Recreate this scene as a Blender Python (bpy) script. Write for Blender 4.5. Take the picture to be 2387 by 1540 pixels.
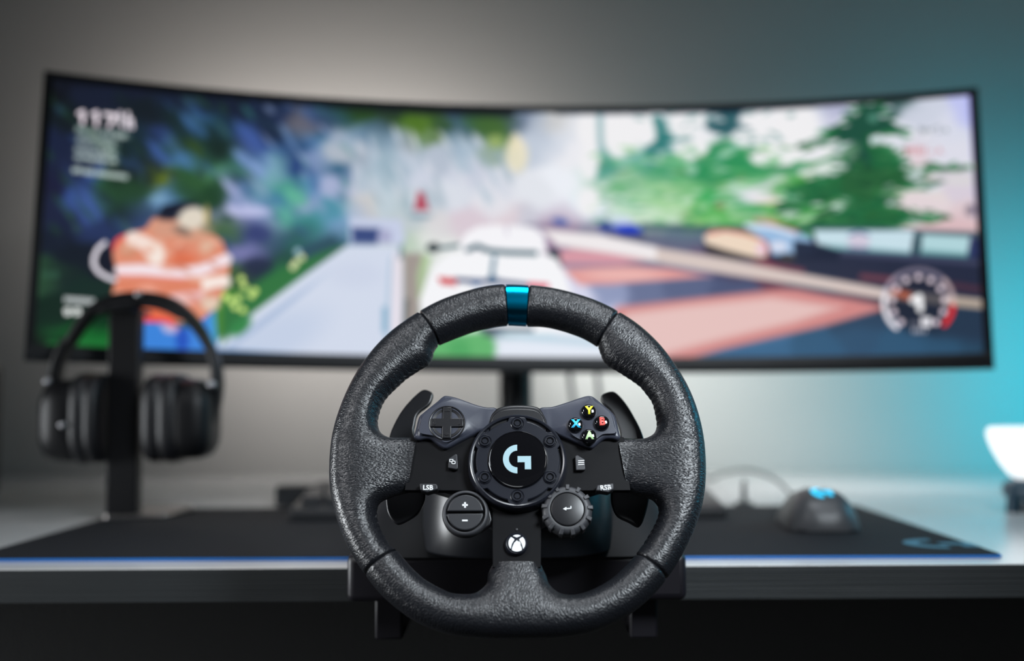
import bpy, bmesh, math, random
import numpy as np
from mathutils import Vector, Matrix

random.seed(4)
for o in list(bpy.data.objects): bpy.data.objects.remove(o)
SC = bpy.context.scene
COL = SC.collection

# ------------------------------------------------------------------ camera
F, CX, CY = 2387.0, 1193.5, 770.0
CAMP = np.array([0.0, 0.0, 0.8916])
def _axes(pitch, yaw, roll):
    p, y, r = [math.radians(a) for a in (pitch, yaw, roll)]
    fwd = np.array([math.sin(y)*math.cos(p), math.cos(y)*math.cos(p), math.sin(p)])
    right = np.array([math.cos(y), -math.sin(y), 0.0]); up = np.cross(right, fwd)
    return math.cos(r)*right+math.sin(r)*up, -math.sin(r)*right+math.cos(r)*up, fwd
RT, UP, FW = _axes(3.616, -0.186, -0.358)
cam_d = bpy.data.cameras.new('camera'); cam = bpy.data.objects.new('camera', cam_d); COL.objects.link(cam)
cam.matrix_world = Matrix(((RT[0], UP[0], -FW[0], CAMP[0]), (RT[1], UP[1], -FW[1], CAMP[1]), (RT[2], UP[2], -FW[2], CAMP[2]), (0, 0, 0, 1)))
cam_d.sensor_width = 36; cam_d.lens = 36.0; cam_d.clip_start = 0.02
cam_d.dof.use_dof = True; cam_d.dof.focus_distance = 0.712; cam_d.dof.aperture_fstop = 2.1; cam_d.dof.aperture_blades = 0
SC.camera = cam

SC.view_settings.view_transform = 'Standard'; SC.view_settings.look = 'None'
SC.view_settings.exposure = 0.0; SC.view_settings.gamma = 1.0
SC.view_settings.use_curve_mapping = False

# ------------------------------------------------------------------ world and lights
wd = bpy.data.worlds.new('world'); SC.world = wd; wd.use_nodes = True
wd.node_tree.nodes['Background'].inputs[0].default_value = (0.5, 0.55, 0.6, 1)
wd.node_tree.nodes['Background'].inputs[1].default_value = 0.05

def area(name, loc, target, sx, sy, power, color, spread=180):
    d = bpy.data.lights.new(name, 'AREA'); d.shape = 'RECTANGLE'; d.size = sx; d.size_y = sy
    d.energy = power; d.color = color; d.spread = math.radians(spread)
    o = bpy.data.objects.new(name, d); COL.objects.link(o); o.location = loc
    v = Vector(target)-Vector(loc); o.rotation_euler = v.to_track_quat('-Z', 'Y').to_euler()
    return o
LIGHTS = [
 ('overhead_fill_light', (0.22, 0.60, 2.3), (0.18, 0.88, 0.75), 0.7, 0.4, 1.9, (0.90, 0.95, 1.0), 70),  # unseen fill lamp added overhead to brighten desk front and rim
 ('left_side_fill_light', (-1.5, 0.66, 0.86), (0.0, 0.80, 0.82), 0.30, 0.55, 3.6, (0.93, 0.97, 1.0), 70),  # added lamp, no window there; placed for the highlight on the motor housing
 ('right_front_fill_light', (0.52, 0.0, 1.43), (0.06, 0.75, 0.84), 0.30, 0.30, 1.8, (0.86, 0.94, 1.0), 60),  # unseen lamp added for the sheen on the right spoke leather
 ('left_front_fill_light', (-0.62, 0.10, 1.50), (-0.05, 0.75, 0.85), 0.25, 0.25, 0.45, (0.96, 0.97, 1.0), 60),  # weaker unseen lamp added to lift the left of the wheel
 ('warm_backlight_top', (-0.36, 1.66, 1.22), (-0.36, 1.887, 1.30), 0.55, 0.04, 1.75, (1.0, 0.93, 0.88), 170),
 ('warm_backlight_center', (0.0, 1.66, 1.22), (0.0, 1.887, 1.30), 0.3, 0.04, 0.15, (1.0, 0.95, 0.92), 170),
 ('warm_backlight_low', (-0.30, 1.66, 1.00), (-0.30, 1.887, 0.92), 0.5, 0.04, 0.5, (1.0, 0.94, 0.90), 170),
 ('white_backlight_low', (0.29, 1.66, 0.98), (0.38, 1.887, 0.88), 0.5, 0.04, 0.85, (0.97, 1.0, 0.98), 170),
 ('desk_fill_light', (0.42, 1.52, 0.955), (0.42, 1.53, 0.75), 0.55, 0.05, 0.7, (1.0, 0.98, 0.99), 150),  # added lamp hidden behind the monitor, brightens the desk below
 ('cyan_light_bar', (1.00, 1.50, 0.94), (0.90, 1.887, 0.92), 0.06, 0.4, 2.15, (0.0, 0.60, 0.80), 170),
 ('cyan_side_light', (1.30, 1.15, 1.28), (0.3, 0.85, 0.8), 0.25, 0.35, 0.9, (0.05, 0.6, 0.9), 90),
]
for _l in LIGHTS: area(*_l)

# ------------------------------------------------------------------ helpers
def ray(px, py): return FW + RT*((px-CX)/F) - UP*((py-CY)/F)
def atY(px, py, Y):
    d = ray(px, py); return CAMP + d*(Y/d[1])
def onZ(px, py, z):
    d = ray(px, py); return CAMP + d*((z-CAMP[2])/d[2])
def proj(P):
    d = np.asarray(P)-CAMP; z = d@FW
    return CX+F*(d@RT)/z, CY-F*(d@UP)/z

def lin(c):
    c = np.asarray(c, float)/255.0
    return np.where(c <= 0.04045, c/12.92, ((c+0.055)/1.055)**2.4)

def mat(name, color, rough=0.5, metal=0.0, spec=0.5, emit=None, estr=1.0, coat=0.0):
    m = bpy.data.materials.new(name); m.use_nodes = True
    b = m.node_tree.nodes['Principled BSDF']
    b.inputs['Base Color'].default_value = (*color, 1); b.inputs['Roughness'].default_value = rough
    b.inputs['Metallic'].default_value = metal; b.inputs['Specular IOR Level'].default_value = spec
    b.inputs['Coat Weight'].default_value = coat
    if emit: b.inputs['Emission Color'].default_value = (*emit, 1); b.inputs['Emission Strength'].default_value = estr
    return m
def add_bump(m, scale=300, strength=0.2, dist=0.0005, detail=2, stretch=(1, 1, 1), coord='Object', colvar=0.0):
    nt = m.node_tree; n = nt.nodes; b = n['Principled BSDF']
    tc = n.new('ShaderNodeTexCoord'); mp = n.new('ShaderNodeMapping'); mp.inputs['Scale'].default_value = stretch
    nz = n.new('ShaderNodeTexNoise'); nz.inputs['Scale'].default_value = scale; nz.inputs['Detail'].default_value = detail
    bp = n.new('ShaderNodeBump'); bp.inputs['Strength'].default_value = strength; bp.inputs['Distance'].default_value = dist
    nt.links.new(tc.outputs[coord], mp.inputs[0]); nt.links.new(mp.outputs[0], nz.inputs['Vector'])
    nt.links.new(nz.outputs['Fac'], bp.inputs['Height']); nt.links.new(bp.outputs[0], b.inputs['Normal'])
    if colvar:
        col = b.inputs['Base Color'].default_value[:]
        mx = n.new('ShaderNodeMix'); mx.data_type = 'RGBA'
        mx.inputs[6].default_value = col; mx.inputs[7].default_value = tuple(min(1, c*(1+colvar)) for c in col[:3])+(1,)
        nt.links.new(nz.outputs['Fac'], mx.inputs[0]); nt.links.new(mx.outputs[2], b.inputs['Base Color'])
    return m

def leather(name, perf, sy, scale):
    m = mat(name, (0.008, 0.0088, 0.0115), 0.36, 0, 0.6)
    nt = m.node_tree; n = nt.nodes; L = nt.links.new; b = n['Principled BSDF']
    uv = n.new('ShaderNodeTexCoord')
    mp = n.new('ShaderNodeMapping'); mp.inputs['Scale'].default_value = (1.0, sy, 1.0); L(uv.outputs['UV'], mp.inputs[0])
    wob = n.new('ShaderNodeTexNoise'); wob.inputs['Scale'].default_value = 160; wob.inputs['Detail'].default_value = 2
    L(mp.outputs[0], wob.inputs['Vector'])
    mixv = n.new('ShaderNodeVectorMath'); mixv.operation = 'MULTIPLY_ADD'; mixv.inputs[1].default_value = (0.0035, 0.0035, 0.0)
    L(wob.outputs['Color'], mixv.inputs[0]); L(mp.outputs[0], mixv.inputs[2])
    v = n.new('ShaderNodeTexVoronoi'); v.feature = 'SMOOTH_F1'; v.inputs['Scale'].default_value = scale; v.inputs['Smoothness'].default_value = 0.35
    L(mixv.outputs[0], v.inputs['Vector'])
    inv = n.new('ShaderNodeMath'); inv.operation = 'MULTIPLY'; inv.inputs[1].default_value = -2.2; L(v.outputs['Distance'], inv.inputs[0])
    nz = n.new('ShaderNodeTexNoise'); nz.inputs['Scale'].default_value = 1100; nz.inputs['Detail'].default_value = 3
    L(mp.outputs[0], nz.inputs['Vector'])
    add = n.new('ShaderNodeMath'); add.operation = 'MULTIPLY_ADD'; add.inputs[1].default_value = 1.3
    L(nz.outputs['Fac'], add.inputs[0]); L(inv.outputs[0], add.inputs[2])
    big = n.new('ShaderNodeTexNoise'); big.inputs['Scale'].default_value = 240; big.inputs['Detail'].default_value = 2; L(mp.outputs[0], big.inputs['Vector'])
    add2 = n.new('ShaderNodeMath'); add2.operation = 'MULTIPLY_ADD'; add2.inputs[1].default_value = 1.1
    L(big.outputs['Fac'], add2.inputs[0]); L(add.outputs[0], add2.inputs[2])
    last = add2.outputs[0]
    if perf:
        dv = n.new('ShaderNodeTexVoronoi'); dv.inputs['Scale'].default_value = 360; dv.inputs['Randomness'].default_value = 0.35
        L(uv.outputs['UV'], dv.inputs['Vector'])
        mr = n.new('ShaderNodeMapRange'); mr.inputs[1].default_value = 0.10; mr.inputs[2].default_value = 0.22
        mr.inputs[3].default_value = -1.6; mr.inputs[4].default_value = 0.0; L(dv.outputs['Distance'], mr.inputs[0])
        a3 = n.new('ShaderNodeMath'); a3.operation = 'ADD'; L(last, a3.inputs[0]); L(mr.outputs[0], a3.inputs[1]); last = a3.outputs[0]
        ms = n.new('ShaderNodeMapRange'); ms.inputs[1].default_value = 0.12; ms.inputs[2].default_value = 0.20
        ms.inputs[3].default_value = 0.12; ms.inputs[4].default_value = 0.6; L(dv.outputs['Distance'], ms.inputs[0]); L(ms.outputs[0], b.inputs['Specular IOR Level'])
    bp = n.new('ShaderNodeBump'); bp.inputs['Strength'].default_value = 0.8; bp.inputs['Distance'].default_value = 0.00016
    L(last, bp.inputs['Height']); L(bp.outputs[0], b.inputs['Normal'])
    return m

M = {}
M['leather'] = leather('leather', False, 0.62, 1100); M['perf'] = leather('perforated_leather', True, 0.42, 1150)
M['thread'] = mat('black_thread', (0.03, 0.03, 0.034), 0.6)
M['blue_metal'] = mat('blue_anodised_metal', (0.0, 0.40, 0.70), 0.25, 1.0)
M['plate'] = add_bump(mat('brushed_black_metal', (0.004, 0.004, 0.005), 0.55, 0, 0.12), 900, 0.15, 0.0001, 2, (0.05, 1, 1))
M['pod'] = add_bump(mat('satin_slate_plastic', (0.036, 0.040, 0.058), 0.38), 2500, 0.12, 0.0001)
M['black'] = add_bump(mat('satin_black_plastic', (0.008, 0.008, 0.010), 0.34), 2500, 0.10, 0.0001)
M['ring'] = add_bump(mat('dark_ring_metal', (0.012, 0.0135, 0.020), 0.24, 0.0, 0.7), 2500, 0.08, 0.0001)
M['gloss'] = mat('gloss_black', (0.004, 0.004, 0.005), 0.08, 0, 0.5, coat=0.3)
M['button'] = add_bump(mat('dark_button_plastic', (0.017, 0.018, 0.022), 0.42), 2500, 0.1, 0.0001)
M['dial'] = add_bump(mat('rubberised_grey_plastic', (0.036, 0.037, 0.042), 0.5), 2500, 0.15, 0.0001)
M['white'] = mat('white_print', (0.80, 0.82, 0.84), 0.5)
M['silver'] = mat('silver_print', (0.34, 0.50, 0.55), 0.5, 0.0, 0.2)
M['yellow'] = mat('yellow_print', (0.85, 0.80, 0.05), 0.4)
M['cyanp'] = mat('cyan_print', (0.03, 0.48, 0.80), 0.4)
M['redp'] = mat('red_print', (0.80, 0.10, 0.08), 0.4)
M['greenp'] = mat('green_print', (0.48, 0.75, 0.36), 0.4)
M['housing'] = add_bump(mat('housing_plastic', (0.009, 0.010, 0.013), 0.36), 2200, 0.12, 0.0001)
M['shell'] = add_bump(mat('matte_shell_plastic', (0.006, 0.0065, 0.008), 0.6, 0, 0.25), 2200, 0.12, 0.0001)
M['housing2'] = add_bump(mat('clamp_body_plastic', (0.008, 0.007, 0.010), 0.42, 0, 0.4), 300, 0.2, 0.0002, 2, (0.2, 1, 8))
M['wall'] = add_bump(mat('wall_paint', (0.55, 0.54, 0.525), 0.85, 0, 0.3), 60, 0.05, 0.001)
M['ceil'] = add_bump(mat('ceiling_paint', (0.5, 0.5, 0.5), 0.9, 0, 0.2), 60, 0.05, 0.001)
M['floor'] = add_bump(mat('dark_carpet', (0.05, 0.05, 0.05), 0.95, 0, 0.1), 400, 0.4, 0.003)
M['desk'] = add_bump(mat('white_desk_laminate', (0.62, 0.615, 0.61), 0.17), 40, 0.02, 0.0005)
M['deskedge'] = add_bump(mat('ribbed_dark_edge', (0.014, 0.016, 0.017), 0.55, 0, 0.3), 60, 0.6, 0.001, 3, (0.05, 1, 20), colvar=0.8)
M['mat'] = add_bump(mat('mat_cloth', (0.011, 0.012, 0.015), 0.8, 0, 0.2), 1500, 0.4, 0.0004)
M['matedge'] = mat('blue_mat_edge', (0.0, 0.12, 0.42), 0.5)
M['matlogo'] = mat('blue_grey_mat_print', (0.05, 0.16, 0.23), 0.6)
M['monitor'] = add_bump(mat('monitor_plastic', (0.008, 0.009, 0.011), 0.35), 900, 0.05, 0.0001)
M['hp'] = add_bump(mat('headphone_plastic', (0.005, 0.005, 0.006), 0.42, 0, 0.3), 900, 0.05, 0.0001)
M['standbase'] = mat('brushed_grey_metal', (0.40, 0.38, 0.37), 0.28, 1.0)
M['cushion'] = add_bump(mat('cushion_leatherette', (0.007, 0.007, 0.009), 0.45, 0, 0.45), 400, 0.2, 0.0004)
M['chrome'] = mat('chrome', (0.45, 0.45, 0.47), 0.35, 1.0)
M['mouse'] = add_bump(mat('mouse_plastic', (0.045, 0.047, 0.052), 0.42), 2500, 0.1, 0.0001)
M['mouseled'] = mat('cyan_led_logo', (0.0, 0.2, 0.3), 0.4, emit=(0.03, 0.62, 1.0), estr=1.3)
M['kb'] = add_bump(mat('keyboard_plastic', (0.010, 0.011, 0.013), 0.45), 900, 0.05, 0.0001)
M['key'] = add_bump(mat('keycap_plastic', (0.022, 0.023, 0.026), 0.45), 900, 0.05, 0.0001)
M['cable'] = add_bump(mat('cable_rubber', (0.05, 0.06, 0.06), 0.5), 900, 0.1, 0.0001)
M['lampshade'] = mat('glowing_white_shade', (0.85, 0.86, 0.86), 0.4, emit=(0.92, 0.97, 1.0), estr=0.8)
M['lampbase'] = add_bump(mat('dark_teal_plastic', (0.010, 0.045, 0.075), 0.35), 900, 0.05, 0.0001)

def tag(o, label=None, cat=None, group=None, kind=None):
    if label: o['label'] = label
    if cat: o['category'] = cat
    if group: o['group'] = group
    if kind: o['kind'] = kind
    return o
def thing(name, loc, label, cat, rz=0.0, group=None):
    o = bpy.data.objects.new(name, None); COL.objects.link(o); o.location = loc; o.rotation_euler = (0, 0, rz)
    o.empty_display_size = 0.03
    return tag(o, label, cat, group)
def finish(me, m, smooth=38):
    me.materials.append(m)
    if smooth:
        me.polygons.foreach_set('use_smooth', [True]*len(me.polygons))
        me.set_sharp_from_angle(angle=math.radians(smooth))
def obj(name, data, m, parent=None, loc=(0, 0, 0), rot=None, smooth=38, bevel=0, seg=3, label=None):
    """data: a bmesh or (verts, faces)"""
    me = bpy.data.meshes.new(name)
    if isinstance(data, tuple):
        me.from_pydata([tuple(map(float, v)) for v in data[0]], [], data[1])
        bm = bmesh.new(); bm.from_mesh(me); bmesh.ops.recalc_face_normals(bm, faces=bm.faces[:]); bm.to_mesh(me); bm.free()
    else:
        bmesh.ops.recalc_face_normals(data, faces=data.faces[:]); data.to_mesh(me); data.free()
    o = bpy.data.objects.new(name, me); COL.objects.link(o)
    finish(me, m, smooth if not bevel else 60)
    if parent: o.parent = parent
    o.location = loc
    if rot is not None: o.rotation_euler = rot
    if bevel:
        md = o.modifiers.new('bevel', 'BEVEL'); md.width = bevel; md.segments = seg; md.limit_method = 'ANGLE'; md.angle_limit = math.radians(40)
        md.harden_normals = False
    if label: o['label'] = label
    return o
def box(bm, x0, x1, y0, y1, z0, z1):
    vs = [bm.verts.new(p) for p in ((x0, y0, z0), (x1, y0, z0), (x1, y1, z0), (x0, y1, z0), (x0, y0, z1), (x1, y0, z1), (x1, y1, z1), (x0, y1, z1))]
    for f in ((0, 3, 2, 1), (4, 5, 6, 7), (0, 1, 5, 4), (1, 2, 6, 5), (2, 3, 7, 6), (3, 0, 4, 7)): bm.faces.new([vs[i] for i in f])
def boxbm(*a):
    bm = bmesh.new(); box(bm, *a); return bm
def tube(bm, pts, r, n=12):
    pts = [Vector(p) for p in pts]; rings = []
    nrm = None
    for i, p in enumerate(pts):
        t = (pts[min(i+1, len(pts)-1)]-pts[max(i-1, 0)]).normalized()
        if nrm is None:
            nrm = t.orthogonal().normalized()
        nrm = (nrm-t*nrm.dot(t)).normalized(); bn = t.cross(nrm)
        rr = r[i] if isinstance(r, (list, tuple)) else r
        rings.append([bm.verts.new(p+(nrm*math.cos(a)+bn*math.sin(a))*rr) for a in [2*math.pi*k/n for k in range(n)]])
    for a, b in zip(rings, rings[1:]):
        for k in range(n): bm.faces.new((a[k], a[(k+1) % n], b[(k+1) % n], b[k]))
    bm.faces.new(rings[0][::-1]); bm.faces.new(rings[-1])
def spline(pts, n=8, closed=False):
    P = [np.array(p, float) for p in pts]; out = []
    N = len(P); rng = range(N) if closed else range(N-1)
    for i in rng:
        if closed: a, b, c, d = P[(i-1) % N], P[i], P[(i+1) % N], P[(i+2) % N]
        else: a, b, c, d = P[max(i-1, 0)], P[i], P[i+1], P[min(i+2, N-1)]
        for k in range(n):
            t = k/n
            out.append(0.5*((2*b)+(-a+c)*t+(2*a-5*b+4*c-d)*t*t+(-a+3*b-3*c+d)*t**3))
    if not closed: out.append(P[-1])
    return out
def loft(rings, cap=True):
    """rings: list of equal-length closed loops of 3D points"""
    V, Fc = [], []; n = len(rings[0])
    for r in rings: V += [tuple(p) for p in r]
    for i in range(len(rings)-1):
        for k in range(n):
            Fc.append((i*n+k, i*n+(k+1) % n, (i+1)*n+(k+1) % n, (i+1)*n+k))
    if cap:
        Fc.append(tuple(range(n))[::-1]); Fc.append(tuple((len(rings)-1)*n+k for k in range(n)))
    return V, Fc
def superell(cx, cy, z, hx, hy, e=4, n=64):
    out = []
    for k in range(n):
        a = 2*math.pi*k/n; c, s = math.cos(a), math.sin(a)
        out.append((cx+hx*math.copysign(abs(c)**(2/e), c), cy+hy*math.copysign(abs(s)**(2/e), s), z))
    return out

# ------------------------------------------------------------------ room
DZ = 0.75
WY = 1.887
def struct(name, data, m):
    return tag(obj(name, data, m), kind='structure')
struct('wall_back', boxbm(-2.6, 2.6, WY, WY+0.1, 0, 2.5), M['wall'])
struct('wall_left', boxbm(-2.7, -2.6, -1.8, WY+0.1, 0, 2.5), M['wall'])
struct('wall_right', boxbm(2.6, 2.7, -1.8, WY+0.1, 0, 2.5), M['wall'])
struct('floor', boxbm(-2.7, 2.7, -1.8, WY+0.1, -0.1, 0), M['floor'])
struct('ceiling', boxbm(-2.7, 2.7, -1.8, WY+0.1, 2.5, 2.6), M['ceil'])

# ------------------------------------------------------------------ desk
desk = thing('desk', (0, 1.37, 0), 'long white-topped desk with a dark ribbed front edge along the wall', 'desk')
DY0 = 0.858-1.37; DY1 = 1.885-1.37
obj('tabletop', boxbm(-1.35, 1.35, DY0+0.001, DY1, DZ-0.027, DZ), M['desk'], desk, bevel=0.0008, seg=2)
obj('edge_band', boxbm(-1.35, 1.35, DY0-0.0012, DY0+0.001, DZ-0.0270, DZ-0.0006), M['deskedge'], desk, label='dark ribbed edge strip')
obj('under_desk_shade_panel', boxbm(-1.3, 1.3, DY0+0.16, DY0+0.18, 0.12, DZ-0.027), M['floor'], desk, label='dark panel added to give the shade under the tabletop')  # added panel, stands in for the darkness below the desk
for x in (-1.2, 1.2):
    for y in (DY0+0.06, DY1-0.08):
        obj('leg', boxbm(x-0.03, x+0.03, y-0.03, y+0.03, 0, DZ-0.027), M['black'], desk, bevel=0.003)

# ------------------------------------------------------------------ desk mat
MZ = DZ+0.003
matT = thing('desk_mat', (-0.0322, 0.8935, DZ), 'large black cloth desk mat with a blue front edge and a blue-grey emblem', 'desk mat', math.radians(-0.75))
def rrect(x0, x1, y0, y1, r, n=6):
    out = []
    for cx, cy, a0 in ((x1-r, y0+r, -90), (x1-r, y1-r, 0), (x0+r, y1-r, 90), (x0+r, y0+r, 180)):
        for k in range(n+1):
            a = math.radians(a0+90*k/n); out.append((cx+r*math.cos(a), cy+r*math.sin(a)))
    return out
def prism_xy(pts, z0, z1):
    n = len(pts); V = [(x, y, z0) for x, y in pts]+[(x, y, z1) for x, y in pts]
    Fc = [tuple(range(n))[::-1], tuple(range(n, 2*n))]+[(k, (k+1) % n, n+(k+1) % n, n+k) for k in range(n)]
    return V, Fc
obj('cloth_surface', prism_xy(rrect(-0.4485, 0.4485, 0.0012, 0.3985, 0.008), 0.0002, 0.003), M['mat'], matT, smooth=30)
bm = bmesh.new(); loop = rrect(-0.449, 0.449, 0.0008, 0.399, 0.008)
tube(bm, [(x, y, 0.0013) for x, y in loop+loop[:1]], 0.0013, 8)
obj('stitched_edge', bm, M['matedge'], matT, label='blue edge of the mat')
# wave of the far left corner of the mat
def g_polys(n=28):
    """unit emblem: half ring on the left, angular arm on the right (outer radius 1)"""
    ring = [(math.cos(a), math.sin(a)) for a in np.linspace(math.radians(90), math.radians(270), n)]
    ring += [(0.585*math.cos(a), 0.585*math.sin(a)) for a in np.linspace(math.radians(270), math.radians(90), n)]
    arm = [(0.02, 0.20), (0.96, 0.20), (0.96, -0.72), (0.52, -0.72), (0.52, -0.23), (0.02, -0.23)]
    return ring, arm
def flat_poly(bm, pts, z0, z1):
    a = [bm.verts.new((x, y, z0)) for x, y in pts]; b = [bm.verts.new((x, y, z1)) for x, y in pts]
    n = len(pts); bm.faces.new(b); bm.faces.new(a[::-1])
    for k in range(n): bm.faces.new((a[k], a[(k+1) % n], b[(k+1) % n], b[k]))
bm = bmesh.new()
c0 = onZ(2196, 1264, MZ)
lx, ly = c0[0]+0.0322-0.007, c0[1]-0.8935-0.001
for poly in g_polys():
    flat_poly(bm, [(lx+0.031*x, ly+0.029*y) for x, y in poly], 0.0029, 0.0033)
obj('emblem', bm, M['matlogo'], matT, label='blue-grey printed emblem', smooth=0)

# ------------------------------------------------------------------ monitor
MON = dict(loc=(0, 1.3525, 1.102), yaw=0.03781, roll=0.013775, pit=0.07253, h=0.3626, R=1.8827, half=0.60)
mon = thing('curved_monitor', (0, 1.40, DZ), 'ultrawide curved monitor showing a car race, standing behind the steering wheel', 'monitor')
def mon_pt(s, v, d):
    """arc length s, height v, depth d (towards viewer) -> world"""
    R = MON['R']; a = s/R
    p = np.array([(R-d)*math.sin(a), -R*(1-math.cos(a))-d*math.cos(a), v])
    cp, sp = math.cos(MON['pit']), math.sin(MON['pit']); p = np.array([p[0], p[1]*cp+p[2]*sp, -p[1]*sp+p[2]*cp])
    cr, sr = math.cos(MON['roll']), math.sin(MON['roll']); p = np.array([p[0]*cr+p[2]*sr, p[1], -p[0]*sr+p[2]*cr])
    cy, sy = math.cos(MON['yaw']), math.sin(MON['yaw']); p = np.array([p[0]*cy-p[1]*sy, p[0]*sy+p[1]*cy, p[2]])
    return p+np.array(MON['loc'])
ML = np.array([0, 1.40, DZ])
H2 = MON['h']/2; HS = MON['half']
def mon_bar(s0, s1, sect, ns):
    """sweep a closed (v,d) section along the arc"""
    return loft([[mon_pt(s, v, d)-ML for v, d in sect] for s in np.linspace(s0, s1, ns)])
def rr_sect(v0, v1, d0, d1, r, n=4): return rrect(v0, v1, d0, d1, r, n)
obj('back_shell', mon_bar(-HS+0.002, HS-0.002, [(-H2+0.002, 0), (H2-0.002, 0), (H2-0.004, -0.014), (H2-0.05, -0.034), (-H2+0.05, -0.034), (-H2+0.004, -0.016)], 60), M['monitor'], mon)
TB, BB, SB = 0.0100, 0.0205, 0.0105
obj('bezel', mon_bar(-HS, HS, rr_sect(H2-TB, H2, -0.006, 0.003, 0.002), 60), M['monitor'], mon)
obj('bezel', mon_bar(-HS, HS, rr_sect(-H2, -H2+BB, -0.006, 0.003, 0.002), 60), M['monitor'], mon)
obj('bezel', mon_bar(-HS, -HS+SB, rr_sect(-H2+BB, H2-TB, -0.006, 0.003, 0.001), 3), M['monitor'], mon)
obj('bezel', mon_bar(HS-SB, HS, rr_sect(-H2+BB, H2-TB, -0.006, 0.003, 0.001), 3), M['monitor'], mon)

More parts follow.
